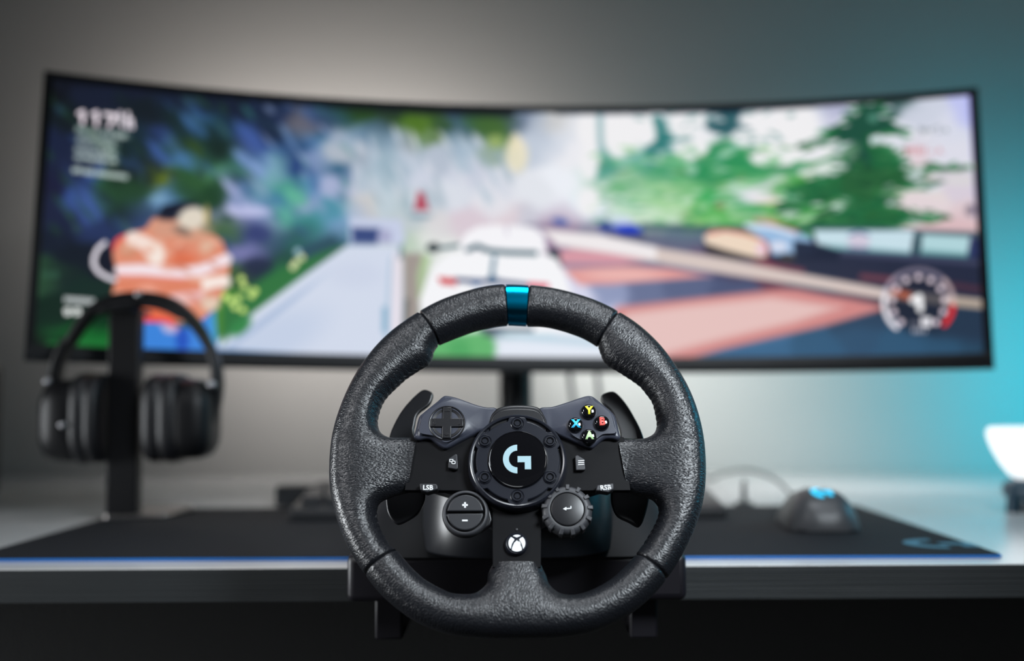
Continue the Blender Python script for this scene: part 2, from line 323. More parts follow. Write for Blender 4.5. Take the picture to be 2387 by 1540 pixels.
# picture shown on the screen: colour of each screen point (reference-picture coordinates, 0..255 display values)
BASE = '''120,200,16,18,24 200,210,24,30,48 300,215,26,32,56 400,230,24,34,54 150,270,20,28,34 330,260,24,32,38 120,330,26,34,60 150,400,28,36,62 120,420,26,28,54 190,440,52,78,140 400,270,26,40,50 440,280,52,88,130 470,300,48,84,124
350,320,40,56,104 380,350,56,86,142 430,375,64,110,150 450,340,46,70,40 330,400,24,36,40 380,415,80,100,30 300,440,26,48,34 440,410,40,80,56 480,420,70,120,70 400,455,70,110,150 340,345,20,34,32 480,350,22,50,40 450,430,30,60,40 480,380,60,110,110
500,240,22,32,50 560,250,22,30,50 620,260,26,40,66 480,305,50,95,130 520,300,24,50,60 560,310,50,76,130 590,330,66,92,160 600,280,24,36,60 630,310,28,40,66 560,345,50,60,110 520,340,20,40,28 500,370,20,36,32 545,365,40,90,60 575,375,96,130,180 600,395,120,150,200 560,400,50,110,70 505,400,90,160,120 490,430,50,100,50 500,460,20,60,30 525,430,140,150,200 545,445,150,160,200 555,420,30,50,90 570,450,60,100,140 600,440,110,160,170
650,280,34,48,84 690,290,90,90,100 720,300,120,110,120 660,340,60,100,150 680,350,40,60,100 725,325,36,96,140 750,280,50,70,110 790,270,40,80,80 690,390,36,64,120 660,390,110,160,170 640,400,120,170,180 730,370,130,150,190 780,350,160,175,190 800,330,170,180,200 820,370,150,160,175 790,395,60,100,130 770,430,160,170,205 800,420,120,140,180 680,440,70,150,130 720,440,80,130,180 640,470,50,110,150 680,460,90,170,150 720,470,150,160,200 770,490,70,140,160
560,490,180,185,225 610,490,160,175,215 530,495,170,170,215 570,520,60,70,120 600,540,44,56,110 540,540,70,110,60 630,535,140,150,190 660,505,90,170,150 720,520,60,140,140 700,545,40,80,90 780,525,120,160,200 650,560,50,90,110
850,260,40,80,30 820,250,30,50,30 900,270,40,60,50 960,280,60,100,30 975,300,90,130,30 880,300,60,90,110 840,310,110,140,165 900,320,140,165,185 950,320,150,160,170 860,380,175,190,205 900,380,150,175,190 950,380,190,200,215 840,430,195,200,215 880,430,200,215,225 920,400,150,175,190 970,420,205,210,225 850,480,205,200,195 900,470,190,205,215 950,470,185,200,205 830,500,170,185,210
980,270,50,90,35 1010,300,80,110,40 1050,290,60,90,110 1100,310,70,100,110 1120,280,50,90,50 1150,310,100,140,60 1170,290,50,80,60 1210,280,100,115,140 1080,340,160,180,200 1150,345,150,170,160 1020,370,180,190,205 1090,400,200,205,220 1260,330,190,200,215 1250,290,175,185,200 1300,280,200,200,200 1290,340,215,220,230 1330,300,225,228,235 1150,430,215,218,228 1050,450,215,220,230 1250,450,225,228,235 1000,460,205,210,220 1150,480,225,225,232 1320,430,235,238,245 1350,360,235,235,240 1380,300,238,236,238 1300,500,230,232,240 1100,515,215,200,210 1180,515,220,205,212 1230,515,200,200,212 1010,530,215,212,215 960,520,190,200,205 1300,518,150,120,150
1380,260,225,225,235 1450,290,240,238,240 1380,350,235,235,240 1400,400,140,190,180 1370,430,225,235,235 1400,430,150,190,160 1440,440,150,195,160 1480,430,140,190,150 1500,460,160,210,165 1550,450,150,200,145 1600,440,140,195,140 1560,480,170,215,160 1450,480,190,220,200 1380,470,230,238,245 1400,500,215,228,235 1500,500,200,225,200 1560,500,190,220,190 1640,470,70,170,90 1620,500,140,195,120 1680,500,90,180,90 1700,450,130,190,150 1750,470,190,210,210 1780,455,225,225,235 1720,500,120,185,120 1850,480,60,150,60 1800,475,190,190,140 1650,400,50,140,90 1680,370,50,140,90 1720,400,50,150,90 1760,400,90,170,110 1600,390,80,170,110 1540,400,80,160,120 1520,360,60,140,130 1560,330,70,140,140 1420,380,140,190,175 1700,430,110,170,100
1600,350,238,238,240 1620,300,236,236,240 1750,300,236,236,242 1800,330,240,240,242 1480,330,240,238,240 1500,270,230,230,235 1700,260,40,70,90
120,500,28,34,60 200,470,56,82,140 210,490,60,84,145 150,520,26,34,60 230,540,36,50,90 120,560,20,28,44 180,590,16,24,36 140,640,18,34,34 110,640,40,74,50 200,680,16,40,34 120,730,12,36,26 150,780,16,70,34 240,790,24,100,44 200,810,30,110,50 120,820,14,30,20 250,740,16,50,30 240,460,40,80,50 300,460,40,80,50 370,465,110,150,190 330,480,40,60,80 320,515,50,70,110 270,480,30,60,40 290,500,24,36,50 250,600,16,20,36 430,440,40,80,50 490,470,30,50,60 510,520,60,90,60 540,570,50,70,110 570,600,100,110,160 600,590,120,120,170 620,610,24,36,70 590,640,28,40,60 550,640,60,90,50 560,700,70,130,50 600,670,40,100,50 640,560,36,60,80 640,630,40,120,60 680,570,40,100,90 730,560,60,120,120 770,550,60,100,120 660,600,30,70,60 740,590,30,60,80
1850,260,235,232,240 1900,262,225,228,238 1935,240,130,140,170 1850,330,240,240,240 1950,262,200,200,225 2100,230,70,100,100 2150,262,205,210,225 2220,300,215,218,232 2260,260,190,195,240 2200,350,220,220,232 2250,440,215,205,218 2150,460,225,215,215 2250,500,220,200,205 2240,530,215,180,185 2100,330,220,222,235 2150,330,215,218,230 2130,350,225,205,212
1400,540,140,140,160 1500,560,100,110,130 1600,560,90,110,130 1600,590,90,80,110 1700,610,70,60,90 1800,610,100,50,70 1900,620,40,44,64 2000,600,50,54,80 2150,620,34,40,60 2270,610,30,36,56 1900,650,36,48,76 2000,650,90,60,75 2100,660,30,32,44 2200,660,40,36,50 1700,690,70,80,115 1600,680,85,95,130 1500,680,100,110,145 1420,690,140,150,185 2150,740,30,44,64 2250,760,36,54,76 2000,780,42,66,92 2100,800,42,76,104 1900,810,46,84,116 1800,835,60,105,145 2200,830,38,68,92 1700,850,56,100,140 2280,840,30,50,66 1400,620,200,150,160
1000,560,225,228,225 960,560,180,200,180 1340,700,215,215,235 1340,780,225,230,240 1450,800,210,215,235 1420,740,200,200,225 1050,820,110,185,120 1100,800,90,170,110 1200,830,225,232,240 1300,830,228,234,242 1150,800,180,200,205 1250,790,215,228,238'''
def paint(PX, PY):
    sh = PX.shape
    x = PX.reshape(-1); y = PY.reshape(-1)
    # gentle warp so the base patches lose their straight borders
    rng = np.random.RandomState(3)
    xw = x+6*np.sin(y/17.0+x/31.0)+4*np.sin(x/13.0-y/9.0); yw = y+5*np.sin(x/15.0+y/23.0)
    pts = np.array([[float(v) for v in t.split(',')] for t in BASE.split()])
    num = np.zeros((len(x), 3)); den = np.zeros(len(x))
    for p in pts:
        r2 = ((xw-p[0])**2+(1.25*(yw-p[1]))**2)/900.0
        w = np.exp(-r2)+1e-4/(1+r2)**2
        num += w[:, None]*p[2:]; den += w
    c = num/den[:, None]
    def blend(a, col):
        nonlocal c
        a = np.clip(a, 0, 1)[:, None]; c = c*(1-a)+np.array(col, float)*a
    sm = lambda t: t*t*(3-2*t)
    def P(poly, col, f=8, al=1.0):
        poly = np.array(poly, float)
        x0, y0 = poly.min(0)-f; x1, y1 = poly.max(0)+f
        s = np.where((x > x0) & (x < x1) & (y > y0) & (y < y1))[0]
        if not len(s): return
        xs, ys = x[s], y[s]; ins = np.zeros(len(s), bool); dm = np.full(len(s), 1e9)
        for (ax, ay), (bx, by) in zip(poly, np.roll(poly, -1, 0)):
            cr = ((ay > ys) != (by > ys)) & (xs < (bx-ax)*(ys-ay)/((by-ay) if by != ay else 1e-9)+ax); ins ^= cr
            L2 = (bx-ax)**2+(by-ay)**2+1e-9; t = np.clip(((xs-ax)*(bx-ax)+(ys-ay)*(by-ay))/L2, 0, 1)
            dm = np.minimum(dm, np.hypot(xs-ax-t*(bx-ax), ys-ay-t*(by-ay)))
        sd = np.where(ins, dm, -dm); a = np.zeros(len(x)); a[s] = al*sm(np.clip((sd+f/2)/f, 0, 1)); blend(a, col)
    def Lw(path, w, col, f=4, al=1.0):
        path = np.array(path, float)
        x0, y0 = path.min(0)-w-f; x1, y1 = path.max(0)+w+f
        s = np.where((x > x0) & (x < x1) & (y > y0) & (y < y1))[0]
        if not len(s): return
        xs, ys = x[s], y[s]; dm = np.full(len(s), 1e9)
        for (ax, ay), (bx, by) in zip(path[:-1], path[1:]):
            L2 = (bx-ax)**2+(by-ay)**2+1e-9; t = np.clip(((xs-ax)*(bx-ax)+(ys-ay)*(by-ay))/L2, 0, 1)
            dm = np.minimum(dm, np.hypot(xs-ax-t*(bx-ax), ys-ay-t*(by-ay)))
        a = np.zeros(len(x)); a[s] = al*sm(np.clip((w/2-dm+f/2)/f, 0, 1)); blend(a, col)
    def E(cx, cy, rx, ry, col, rot=0, f=0.4, al=1.0):
        t = math.radians(rot); dx = x-cx; dy = y-cy
        u = (dx*math.cos(t)+dy*math.sin(t))/rx; v = (-dx*math.sin(t)+dy*math.cos(t))/ry
        r = np.sqrt(u*u+v*v); blend(al*sm(np.clip((1+f/2-r)/f, 0, 1)), col)
    # rock face streaks, left
    for i in range(150):
        X = rng.uniform(110, 820); Y = rng.uniform(200, 560)
        k = np.clip((X-450)/350, 0, 1)
        base = [(24, 32, 52), (50, 80, 130), (34, 70, 44), (60, 100, 90)] if k < 0.3 else [(60, 90, 140), (120, 150, 190), (60, 130, 120), (150, 165, 200)]
        if X > 300 and Y > 430 and X < 520: continue
        E(X, Y, rng.uniform(12, 30), rng.uniform(5, 10), base[rng.randint(4)], rot=rng.uniform(35, 62), f=1.2, al=0.42)
    for i in range(60):
        X = rng.uniform(820, 1230); Y = rng.uniform(300, 480)
        base = [(170, 190, 205), (205, 212, 225), (150, 172, 185), (220, 222, 230)]
        E(X, Y, rng.uniform(16, 40), rng.uniform(5, 10), base[rng.randint(4)], rot=rng.uniform(55, 75), f=1.2, al=0.5)
    # dark foliage, upper left
    for X, Y, a_, b_, cl, r_ in ((420, 300, 60, 20, (22, 40, 40), 50), (500, 330, 50, 22, (20, 38, 34), 55), (455, 345, 30, 10, (52, 78, 36), 50), (320, 250, 70, 26, (20, 28, 36), 20), (300, 320, 50, 40, (22, 40, 42), 0), (445, 420, 46, 16, (44, 84, 48), 30), (330, 445, 50, 14, (34, 66, 42), 20), (500, 455, 28, 30, (24, 60, 34), 40), (470, 470, 30, 16, (34, 70, 40), 0), (525, 500, 20, 14, (30, 60, 50), 30)):
        E(X, Y, a_, b_, cl, rot=r_, f=1.0, al=0.75)
    E(440, 285, 26, 9, (58, 98, 145), 50, 1.2, .8); E(470, 305, 20, 8, (52, 90, 130), 50, 1.2, .8); E(365, 350, 32, 9, (58, 86, 145), 45, 1.2, .85); E(430, 375, 26, 10, (72, 118, 160), 40, 1.2, .8); E(380, 418, 14, 7, (104, 120, 30), 10, 1.2, .8)
    E(200, 465, 40, 14, (62, 88, 150), 55, 1.2, .85); E(170, 420, 40, 12, (40, 56, 96), 60, 1.2, .6)
    E(370, 462, 20, 11, (125, 165, 200), 5, 1.2, .85)
    for X, Y, a_, b_, cl, r_ in ((585, 320, 44, 12, (62, 88, 155), 42), (570, 372, 30, 10, (110, 140, 190), 45), (600, 395, 24, 10, (128, 155, 205), 50), (540, 440, 34, 9, (160, 168, 210), 45), (575, 492, 56, 12, (192, 195, 232), 0), (790, 360, 34, 18, (178, 186, 198), 20), (770, 435, 26, 22, (172, 180, 212), 60), (690, 390, 14, 22, (36, 62, 118), 0), (630, 300, 16, 46, (26, 38, 62), -40), (790, 395, 16, 14, (62, 104, 132), 0), (605, 545, 26, 20, (48, 58, 110), 0), (560, 590, 30, 16, (120, 120, 170), 10), (600, 620, 36, 22, (26, 34, 60), 0), (690, 460, 30, 14, (96, 178, 150), 30)):
        E(X, Y, a_, b_, cl, rot=r_, f=0.9, al=0.8)
    E(1205, 362, 26, 40, (238, 228, 198), 0, .7, .85); E(1200, 330, 14, 20, (236, 224, 190), 0, .8, .6)
    for X, Y, a_, b_, cl in ((850, 262, 32, 16, (36, 66, 30)), (910, 268, 34, 14, (38, 62, 40)), (975, 285, 38, 20, (76, 112, 34)), (1030, 290, 26, 14, (50, 80, 50)), (1140, 295, 34, 26, (62, 98, 46)), (1155, 330, 18, 16, (150, 172, 100))):
        E(X, Y, a_, b_, cl, 10, 0.9, .85)
    P([(975, 445), (988, 450), (1000, 490), (965, 490)], (176, 70, 90), 10)
    E(980, 505, 26, 6, (110, 140, 155), 0, 1, .7)
    # dark band along the top edge of the picture
    Lw([(110, 190), (600, 232), (1000, 262), (1190, 266)], 14, (18, 22, 34), 16, .8)
    # left road
    P([(505, 795), (560, 749), (712, 637), (803, 574), (813, 570), (928, 573), (940, 612), (941, 860), (500, 850)], (208, 216, 233), 12)
    E(640, 790, 120, 50, (186, 200, 225), -25, 1.2, .6); E(830, 640, 60, 30, (200, 208, 228), 0, 1.2, .6)
    P([(505, 812), (780, 832), (940, 842), (940, 858), (500, 850)], (50, 105, 165), 12, .9)
    E(620, 745, 150, 8, (160, 180, 212), -37, 1.0, .7)
    Lw([(912, 600), (905, 700), (899, 830)], 8, (165, 190, 212), 8, .8); Lw([(897, 720), (897, 770)], 12, (110, 160, 190), 10, .8)
    Lw([(926, 600), (922, 840)], 20, (232, 222, 230), 10, .9)
    Lw([(936, 560), (934, 600)], 8, (90, 120, 140), 8, .8)
    P([(815, 508), (935, 512), (945, 560), (935, 572), (815, 568)], (196, 204, 228), 12)
    P([(820, 530), (885, 532), (880, 568), (822, 566)], (52, 70, 124), 12); P([(885, 532), (912, 538), (912, 565), (880, 566)], (160, 160, 195), 12, .8)
    P([(940, 590), (985, 590), (995, 640), (980, 700), (975, 770), (942, 770)], (158, 148, 142), 12)
    P([(985, 590), (1005, 600), (992, 650), (985, 700), (975, 700), (972, 640)], (170, 196, 150), 12, .9); Lw([(948, 700), (944, 760)], 10, (80, 84, 84), 8, .8)
    # verge
    P([(520, 800), (560, 749), (712, 637), (803, 572), (760, 566), (700, 600), (640, 640), (560, 680), (520, 720)], (44, 112, 58), 14)
    P([(700, 610), (800, 570), (775, 548), (700, 575)], (40, 74, 92), 14, .9); E(560, 760, 30, 16, (50, 130, 70), -40, .8)
    for X, Y in ((563, 650), (570, 668), (586, 688), (594, 678), (556, 695), (538, 700), (566, 722), (548, 715), (524, 690), (690, 612), (703, 600), (683, 622)):
        E(X, Y, 8, 8, (205, 232, 130) if X < 650 else (205, 215, 160), 0, .5)
    E(694, 586, 8, 8, (150, 185, 200), 0, .5)
    # person in the orange jacket
    for X, Y in ((108, 640), (128, 640)): E(X, Y, 9, 9, (50, 90, 70), 0, .5, .7)
    P([(260, 690), (274, 640), (263, 600), (262, 572), (276, 552), (303, 542), (340, 532), (356, 510), (380, 500), (430, 500), (470, 540), (500, 548), (518, 562), (530, 595), (536, 626), (526, 666), (505, 716), (465, 752), (330, 748), (262, 748)], (222, 140, 112), 7)
    E(450, 535, 44, 26, (205, 165, 140), 0, 1.0, .7); E(385, 530, 36, 26, (206, 158, 135), 0, 1.0, .7); E(425, 602, 34, 12, (222, 108, 72), 0, 1.0, .85); E(300, 582, 20, 16, (200, 140, 110), 0, .9, .8)
    E(485, 575, 20, 16, (222, 190, 165), 0, 1, .8)
    Lw([(266, 580), (270, 562), (290, 550)], 7, (232, 60, 66), 6, .9)
    Lw([(310, 556), (340, 568), (366, 600)], 34, (243, 222, 212), 12); E(362, 588, 22, 26, (244, 230, 220), 0, .9, .9)
    Lw([(280, 630), (330, 628), (420, 636), (470, 630), (528, 604)], 26, (242, 226, 232), 10)
    Lw([(275, 640), (330, 645), (430, 650)], 5, (238, 120, 120), 6, .6)
    Lw([(475, 662), (522, 656)], 32, (246, 230, 222), 12); P([(270, 652), (470, 655), (470, 680), (262, 682)], (220, 130, 100), 8)
    E(350, 672, 30, 9, (240, 170, 150), 0, 1, .8); Lw([(405, 698), (465, 690)], 26, (238, 196, 200), 12, .9); E(490, 705, 22, 20, (226, 200, 180), 0, .8)
    P([(330, 716), (400, 720), (420, 748), (330, 748)], (226, 108, 70), 8)
    E(415, 492, 48, 18, (22, 26, 44), -14, .6); P([(368, 506), (378, 480), (420, 470), (458, 474), (440, 492), (400, 506)], (18, 24, 42), 8)
    E(448, 508, 34, 26, (222, 212, 196), -12, .6); E(482, 500, 7, 22, (205, 180, 110), 0, .8, .7); E(425, 538, 22, 10, (120, 100, 90), 20, 1.0, .8)
    P([(326, 750), (395, 752), (425, 768), (462, 752), (500, 722), (508, 852), (326, 842)], (62, 132, 218), 8)
    P([(330, 740), (395, 744), (418, 764), (412, 770), (385, 752), (330, 750)], (240, 60, 80), 6); P([(370, 752), (420, 760), (416, 778), (385, 775)], (215, 190, 215), 10, .8)
    E(425, 790, 16, 30, (28, 70, 180), 0, 1, .8); Lw([(330, 822), (480, 828)], 12, (26, 66, 176), 10, .8); P([(488, 740), (500, 725), (506, 800), (495, 800)], (70, 160, 205), 8, .9)
    for i in range(26):
        X, Y = rng.uniform(275, 515), rng.uniform(560, 735)
        E(X, Y, rng.uniform(10, 24), rng.uniform(4, 8), [(196, 104, 78), (236, 190, 170), (214, 120, 92)][rng.randint(3)], rot=rng.uniform(-30, 30), f=1.0, al=.5)
    # partial dial beside the person
    Lw([(244, 566), (228, 580), (219, 600), (219, 618), (230, 634), (250, 646), (268, 652)], 11, (228, 222, 232), 4)
    # grass bottom left
    Lw([(110, 770), (250, 764)], 10, (26, 80, 40), 10, .5); Lw([(110, 800), (250, 796)], 8, (36, 120, 56), 8, .6); Lw([(180, 815), (250, 812)], 8, (60, 160, 84), 8, .7)
    # text, upper left
    Lw([(184, 264), (193, 260), (193, 286)], 9, (245, 232, 242), 3); Lw([(216, 266), (225, 262), (225, 290)], 9, (245, 232, 242), 3)
    Lw([(244, 266), (268, 269), (255, 293)], 9, (245, 232, 242), 3); Lw([(280, 262), (280, 288), (286, 294)], 7, (240, 230, 240), 3); Lw([(273, 270), (288, 272)], 4, (240, 230, 240), 3)
    Lw([(298, 264), (298, 297)], 8, (240, 230, 240), 3); Lw([(297, 280), (306, 278), (309, 298)], 7, (240, 230, 240), 3)
    rr = np.random.RandomState(9)
    for X0, X1, Y0, st in ((180, 296, 299, .55), (182, 272, 321, .55), (178, 270, 343, .62), (178, 270, 362, .7), (172, 296, 392, .85)):
        X = X0
        while X < X1:
            YY = Y0+(X-X0)*0.13-(3 if rr.rand() < .3 else 0)
            g = 1.0 if (X-X0) > 55 else .75
            Lw([(X, YY), (X, YY+9)], 3.0, (235, 245, 240), 2.0, min(1, st*g*1.6)); 
            if rr.rand() < .5: Lw([(X, YY+(0 if rr.rand() < .5 else 8)), (X+4, YY+4)], 2.0, (220, 236, 230), 2.0, st*g)
            X += 5.2 if rr.rand() < .85 else 9
        Lw([(X0, Y0+4), (X1, Y0+4+(X1-X0)*.13)], 14, (150, 175, 168), 8, .42)
    X = 152
    while X < 222:
        Lw([(X, 692+(X-152)*.08), (X, 703+(X-152)*.08)], 3.2, (235, 238, 240), 2, 1); X += 5.5
    for X in (158, 180): Lw([(X-6, 722), (X+4, 720), (X+6, 730), (X-4, 732), (X-6, 722)], 6, (245, 248, 246), 3)
    # sky openings and trees, right
    for X, Y, a_, b_, r_ in ((1375, 300, 30, 50, 0), (1440, 310, 38, 56, 0), (1450, 345, 26, 22, 20), (1500, 295, 30, 34, -10), (1510, 320, 26, 16, -30), (1600, 275, 44, 22, -10), (1590, 300, 40, 18, -10), (1610, 345, 38, 24, 0), (1625, 375, 26, 12, 0), (1765, 290, 42, 44, 0), (1730, 318, 30, 12, 20), (1790, 330, 60, 24, 0), (1800, 370, 60, 20, 0), (1850, 290, 60, 50, 0), (1860, 350, 40, 22, -20), (1375, 380, 24, 40, 0), (1372, 470, 26, 34, 0)):
        E(X, Y, a_, b_, (240, 239, 241), r_, .45, .95)
    P([(1536, 262), (1552, 290), (1580, 330), (1560, 345), (1550, 372), (1510, 378), (1500, 350), (1530, 330), (1528, 300), (1520, 275)], (48, 122, 120), 14, .9)
    Lw([(1398, 270), (1400, 330), (1410, 380)], 14, (120, 165, 170), 14, .75); P([(1410, 350), (1430, 372), (1442, 400), (1390, 420), (1395, 385)], (72, 150, 130), 18, .85)
    P([(1655, 262), (1725, 262), (1720, 285), (1750, 300), (1720, 300), (1700, 318), (1665, 310), (1640, 296), (1650, 280)], (44, 92, 100), 14, .95)
    P([(1690, 335), (1740, 345), (1770, 350), (1740, 360), (1760, 385), (1830, 392), (1870, 388), (1860, 402), (1740, 405), (1700, 420), (1620, 420), (1580, 405), (1600, 380), (1640, 362), (1668, 345)], (44, 142, 88), 16, .9)
    E(1700, 352, 34, 10, (180, 215, 205), -30, 1.1, .7); E(1545, 367, 13, 13, (190, 205, 205), 0, .6, .7); E(1610, 395, 16, 12, (170, 210, 190), 0, .8, .8)
    E(1560, 375, 40, 14, (110, 185, 130), 0, 1, .6); E(1480, 375, 30, 24, (120, 185, 165), 0, 1, .6)
    for X, Y, a_, b_, cl in ((1655, 460, 26, 14, (44, 166, 84)), (1600, 470, 14, 14, (170, 214, 170)), (1640, 480, 12, 10, (150, 205, 150)), (1678, 478, 12, 10, (130, 130, 90)), (1760, 452, 40, 14, (232, 230, 236)), (1775, 468, 22, 10, (236, 228, 232)), (1720, 440, 26, 10, (190, 220, 205)), (1830, 440, 30, 14, (60, 160, 80)), (1800, 480, 40, 9, (200, 190, 130)), (1820, 496, 40, 8, (50, 165, 60)), (1760, 484, 50, 9, (44, 160, 76))):
        E(X, Y, a_, b_, cl, 0, .9, .8)
    Lw([(1300, 262), (1500, 262), (1700, 258), (1900, 246)], 10, (30, 50, 70), 10, .7)
    TR = [(2000, 245), (2060, 240), (2075, 280), (2090, 295), (2115, 305), (2110, 315), (2060, 310), (2030, 318), (2030, 335), (2080, 342), (2100, 365), (2120, 375), (2125, 388), (2270, 385), (2270, 396), (2190, 399), (2130, 400), (2140, 420), (2185, 430), (2165, 443), (2090, 438), (2060, 440), (2070, 470), (2110, 490), (2160, 500), (2210, 508), (2180, 518), (2130, 520), (2090, 532), (1870, 532), (1930, 505), (1975, 470), (1960, 460), (1880, 490), (1820, 500), (1800, 480), (1840, 460), (1830, 440), (1900, 415), (1950, 395), (1965, 375), (1960, 345), (1940, 340), (1862, 343), (1900, 325), (1950, 295), (1985, 262)]
    P(TR, (32, 104, 62), 11)
    P([(2000, 245), (2060, 240), (2075, 280), (2090, 295), (2110, 308), (2060, 308), (2020, 320), (2030, 380), (2000, 420), (1975, 400), (1975, 330), (1940, 325), (1960, 295)], (28, 76, 62), 16, .9)
    P([(1960, 395), (2120, 392), (2180, 432), (2060, 440), (2030, 470), (1960, 450)], (40, 92, 54), 18, .8)
    Lw([(1795, 394), (1850, 390), (1900, 382), (1950, 362)], 9, (40, 130, 80), 8); Lw([(1862, 340), (1920, 318), (1990, 265)], 7, (50, 110, 80), 8)
    E(1895, 356, 30, 13, (232, 232, 238), -14, .7); E(1925, 392, 28, 13, (218, 228, 222), -22, .7); E(1985, 356, 16, 24, (120, 150, 130), 20, .9, .7); E(2035, 275, 12, 10, (90, 150, 130), 0, .8, .8); E(2040, 325, 12, 9, (205, 222, 225), 0, .8); E(2080, 328, 22, 10, (222, 224, 234), 0, .8)
    E(1945, 482, 34, 13, (205, 226, 215), -25, .8); E(1890, 505, 36, 8, (190, 215, 190), -20, .9, .8); E(2130, 410, 18, 9, (190, 210, 205), 0, .9, .8)
    E(2085, 455, 26, 15, (226, 226, 214), 20, .8); E(2160, 475, 60, 18, (226, 212, 216), 8, .8); E(2240, 420, 50, 14, (216, 212, 216), 0, .9)
    Lw([(2140, 392), (2275, 393)], 8, (62, 96, 64), 8, .9); E(2262, 490, 12, 14, (120, 110, 125), 0, .9, .8); Lw([(2020, 240), (2110, 232), (2200, 220)], 8, (36, 70, 70), 8, .8)
    Lw([(2262, 225), (2285, 560)], 12, (110, 110, 215), 10, .55); Lw([(2000, 226), (2262, 216)], 8, (90, 110, 190), 8, .4)
    P([(2100, 522), (2280, 515), (2282, 545), (2120, 535)], (218, 186, 190), 10, .9)
    e_ = np.array(TR+TR[:1], float)
    for i in range(190):
        k = rng.randint(len(TR)); t = rng.rand(); p_ = e_[k]*(1-t)+e_[k+1]*t+rng.uniform(-9, 9, 2)
        if p_[1] > 522: continue
        cl = [(26, 84, 52), (40, 120, 66), (60, 140, 90), (214, 220, 228), (226, 228, 232)][rng.randint(5)]
        E(p_[0], p_[1], rng.uniform(9, 20), rng.uniform(2.5, 5), cl, rot=rng.uniform(-20, 20), f=.8, al=.75)
    for i in range(110):
        X, Y = rng.uniform(1900, 2110), rng.uniform(330, 520)
        cl = [(22, 66, 44), (28, 84, 50), (46, 112, 60), (60, 120, 74)][rng.randint(4)]
        if abs(X-2010) < (Y-230)*0.42: E(X, Y, rng.uniform(10, 22), rng.uniform(3, 6), cl, rot=rng.uniform(-20, 20), f=.9, al=.6)
    for i in range(170):
        X, Y = rng.uniform(1380, 1900), rng.uniform(340, 520)
        cl = [(50, 150, 90), (120, 195, 120), (70, 165, 90), (170, 215, 165), (215, 232, 222), (90, 130, 80)][rng.randint(6)]
        E(X, Y, rng.uniform(8, 22), rng.uniform(2.5, 6), cl, rot=rng.uniform(-18, 12), f=.9, al=.45)
    for i in range(60):
        X, Y = rng.uniform(1450, 1860), rng.uniform(262, 350)
        cl = [(80, 140, 135), (238, 238, 241), (238, 238, 241), (60, 120, 115)][rng.randint(4)]
        E(X, Y, rng.uniform(8, 18), rng.uniform(2.5, 6), cl, rot=rng.uniform(-25, 25), f=.9, al=.5)
    # little dark and red writing, upper right
    for X in (2144, 2150, 2158, 2168): Lw([(X, 298+(X-2144)*.1), (X+3, 308)], 3.2, (60, 80, 80), 3, .9)
    Lw([(2172, 300), (2190, 294), (2186, 308), (2198, 306)], 3, (130, 140, 150), 3, .8); Lw([(2203, 300), (2208, 306)], 4, (70, 100, 90), 3, .9); Lw([(2155, 322), (2164, 306)], 3, (250, 250, 252), 3)
    for X in (2112, 2120, 2128, 2138, 2146, 2155): Lw([(X, 344), (X, 356)], 3.6, (205, 90, 95), 3, .85)
    Lw([(2112, 345), (2112, 362)], 4, (150, 60, 60), 3); Lw([(2168, 354), (2176, 353)], 3, (210, 110, 115), 3, .8); Lw([(2186, 356), (2190, 346), (2196, 356)], 3, (210, 110, 115), 3, .85)
    # barrier and road, right
    Lw([(1500, 527), (1640, 533), (1890, 534), (2290, 548)], 14, (50, 80, 92), 12, .9)
    P([(1897, 536), (2132, 537), (2122, 594), (1960, 584), (1905, 574)], (198, 222, 232), 8); P([(1900, 568), (2122, 586), (2120, 598), (1905, 582)], (90, 150, 155), 10, .8)
    P([(2150, 546), (2262, 552), (2255, 598), (2146, 592)], (176, 212, 218), 8); P([(2146, 582), (2262, 590), (2260, 604), (2144, 596)], (84, 140, 145), 10, .8)
    P([(2134, 537), (2150, 540), (2140, 596), (2124, 594)], (50, 84, 94), 6); E(2002, 562, 26, 18, (208, 200, 218), 0, .5); Lw([(1980, 546), (2002, 540), (2024, 546)], 5, (70, 100, 140), 5, .9); Lw([(1982, 578), (2024, 580)], 5, (80, 100, 140), 5, .9)
    P([(2262, 552), (2292, 556), (2292, 600), (2256, 600)], (44, 54, 96), 8)
    P([(1300, 540), (1500, 552), (1640, 570), (1640, 640), (1500, 610), (1300, 560)], (96, 98, 124), 16, .7)
    P([(1900, 582), (2290, 604), (2292, 700), (2050, 672), (1820, 628), (1790, 600)], (36, 42, 64), 14, .95)
    Lw([(1960, 588), (2280, 612)], 12, (72, 76, 104), 12, .8); Lw([(1620, 585), (1760, 612)], 16, (96, 76, 106), 14, .8); Lw([(1760, 612), (1870, 632)], 12, (140, 66, 80), 12, .8); Lw([(2010, 645), (2080, 652)], 14, (128, 68, 80), 12, .8); Lw([(2220, 665), (2290, 675)], 14, (90, 50, 64), 12, .7)
    Lw([(1800, 640), (2060, 680)], 14, (44, 60, 92), 12, .6)
    # cars on the right
    P([(1640, 552), (1660, 535), (1720, 538), (1770, 552), (1790, 570), (1785, 600), (1700, 600), (1650, 580)], (236, 214, 192), 8)
    Lw([(1650, 545), (1690, 536), (1740, 545), (1782, 560), (1788, 585)], 6, (205, 92, 84), 7, .9); P([(1640, 566), (1690, 582), (1760, 600), (1780, 608), (1700, 606), (1645, 590)], (40, 36, 40), 9, .95)
    E(1774, 580, 12, 14, (232, 200, 215), 0, .7)
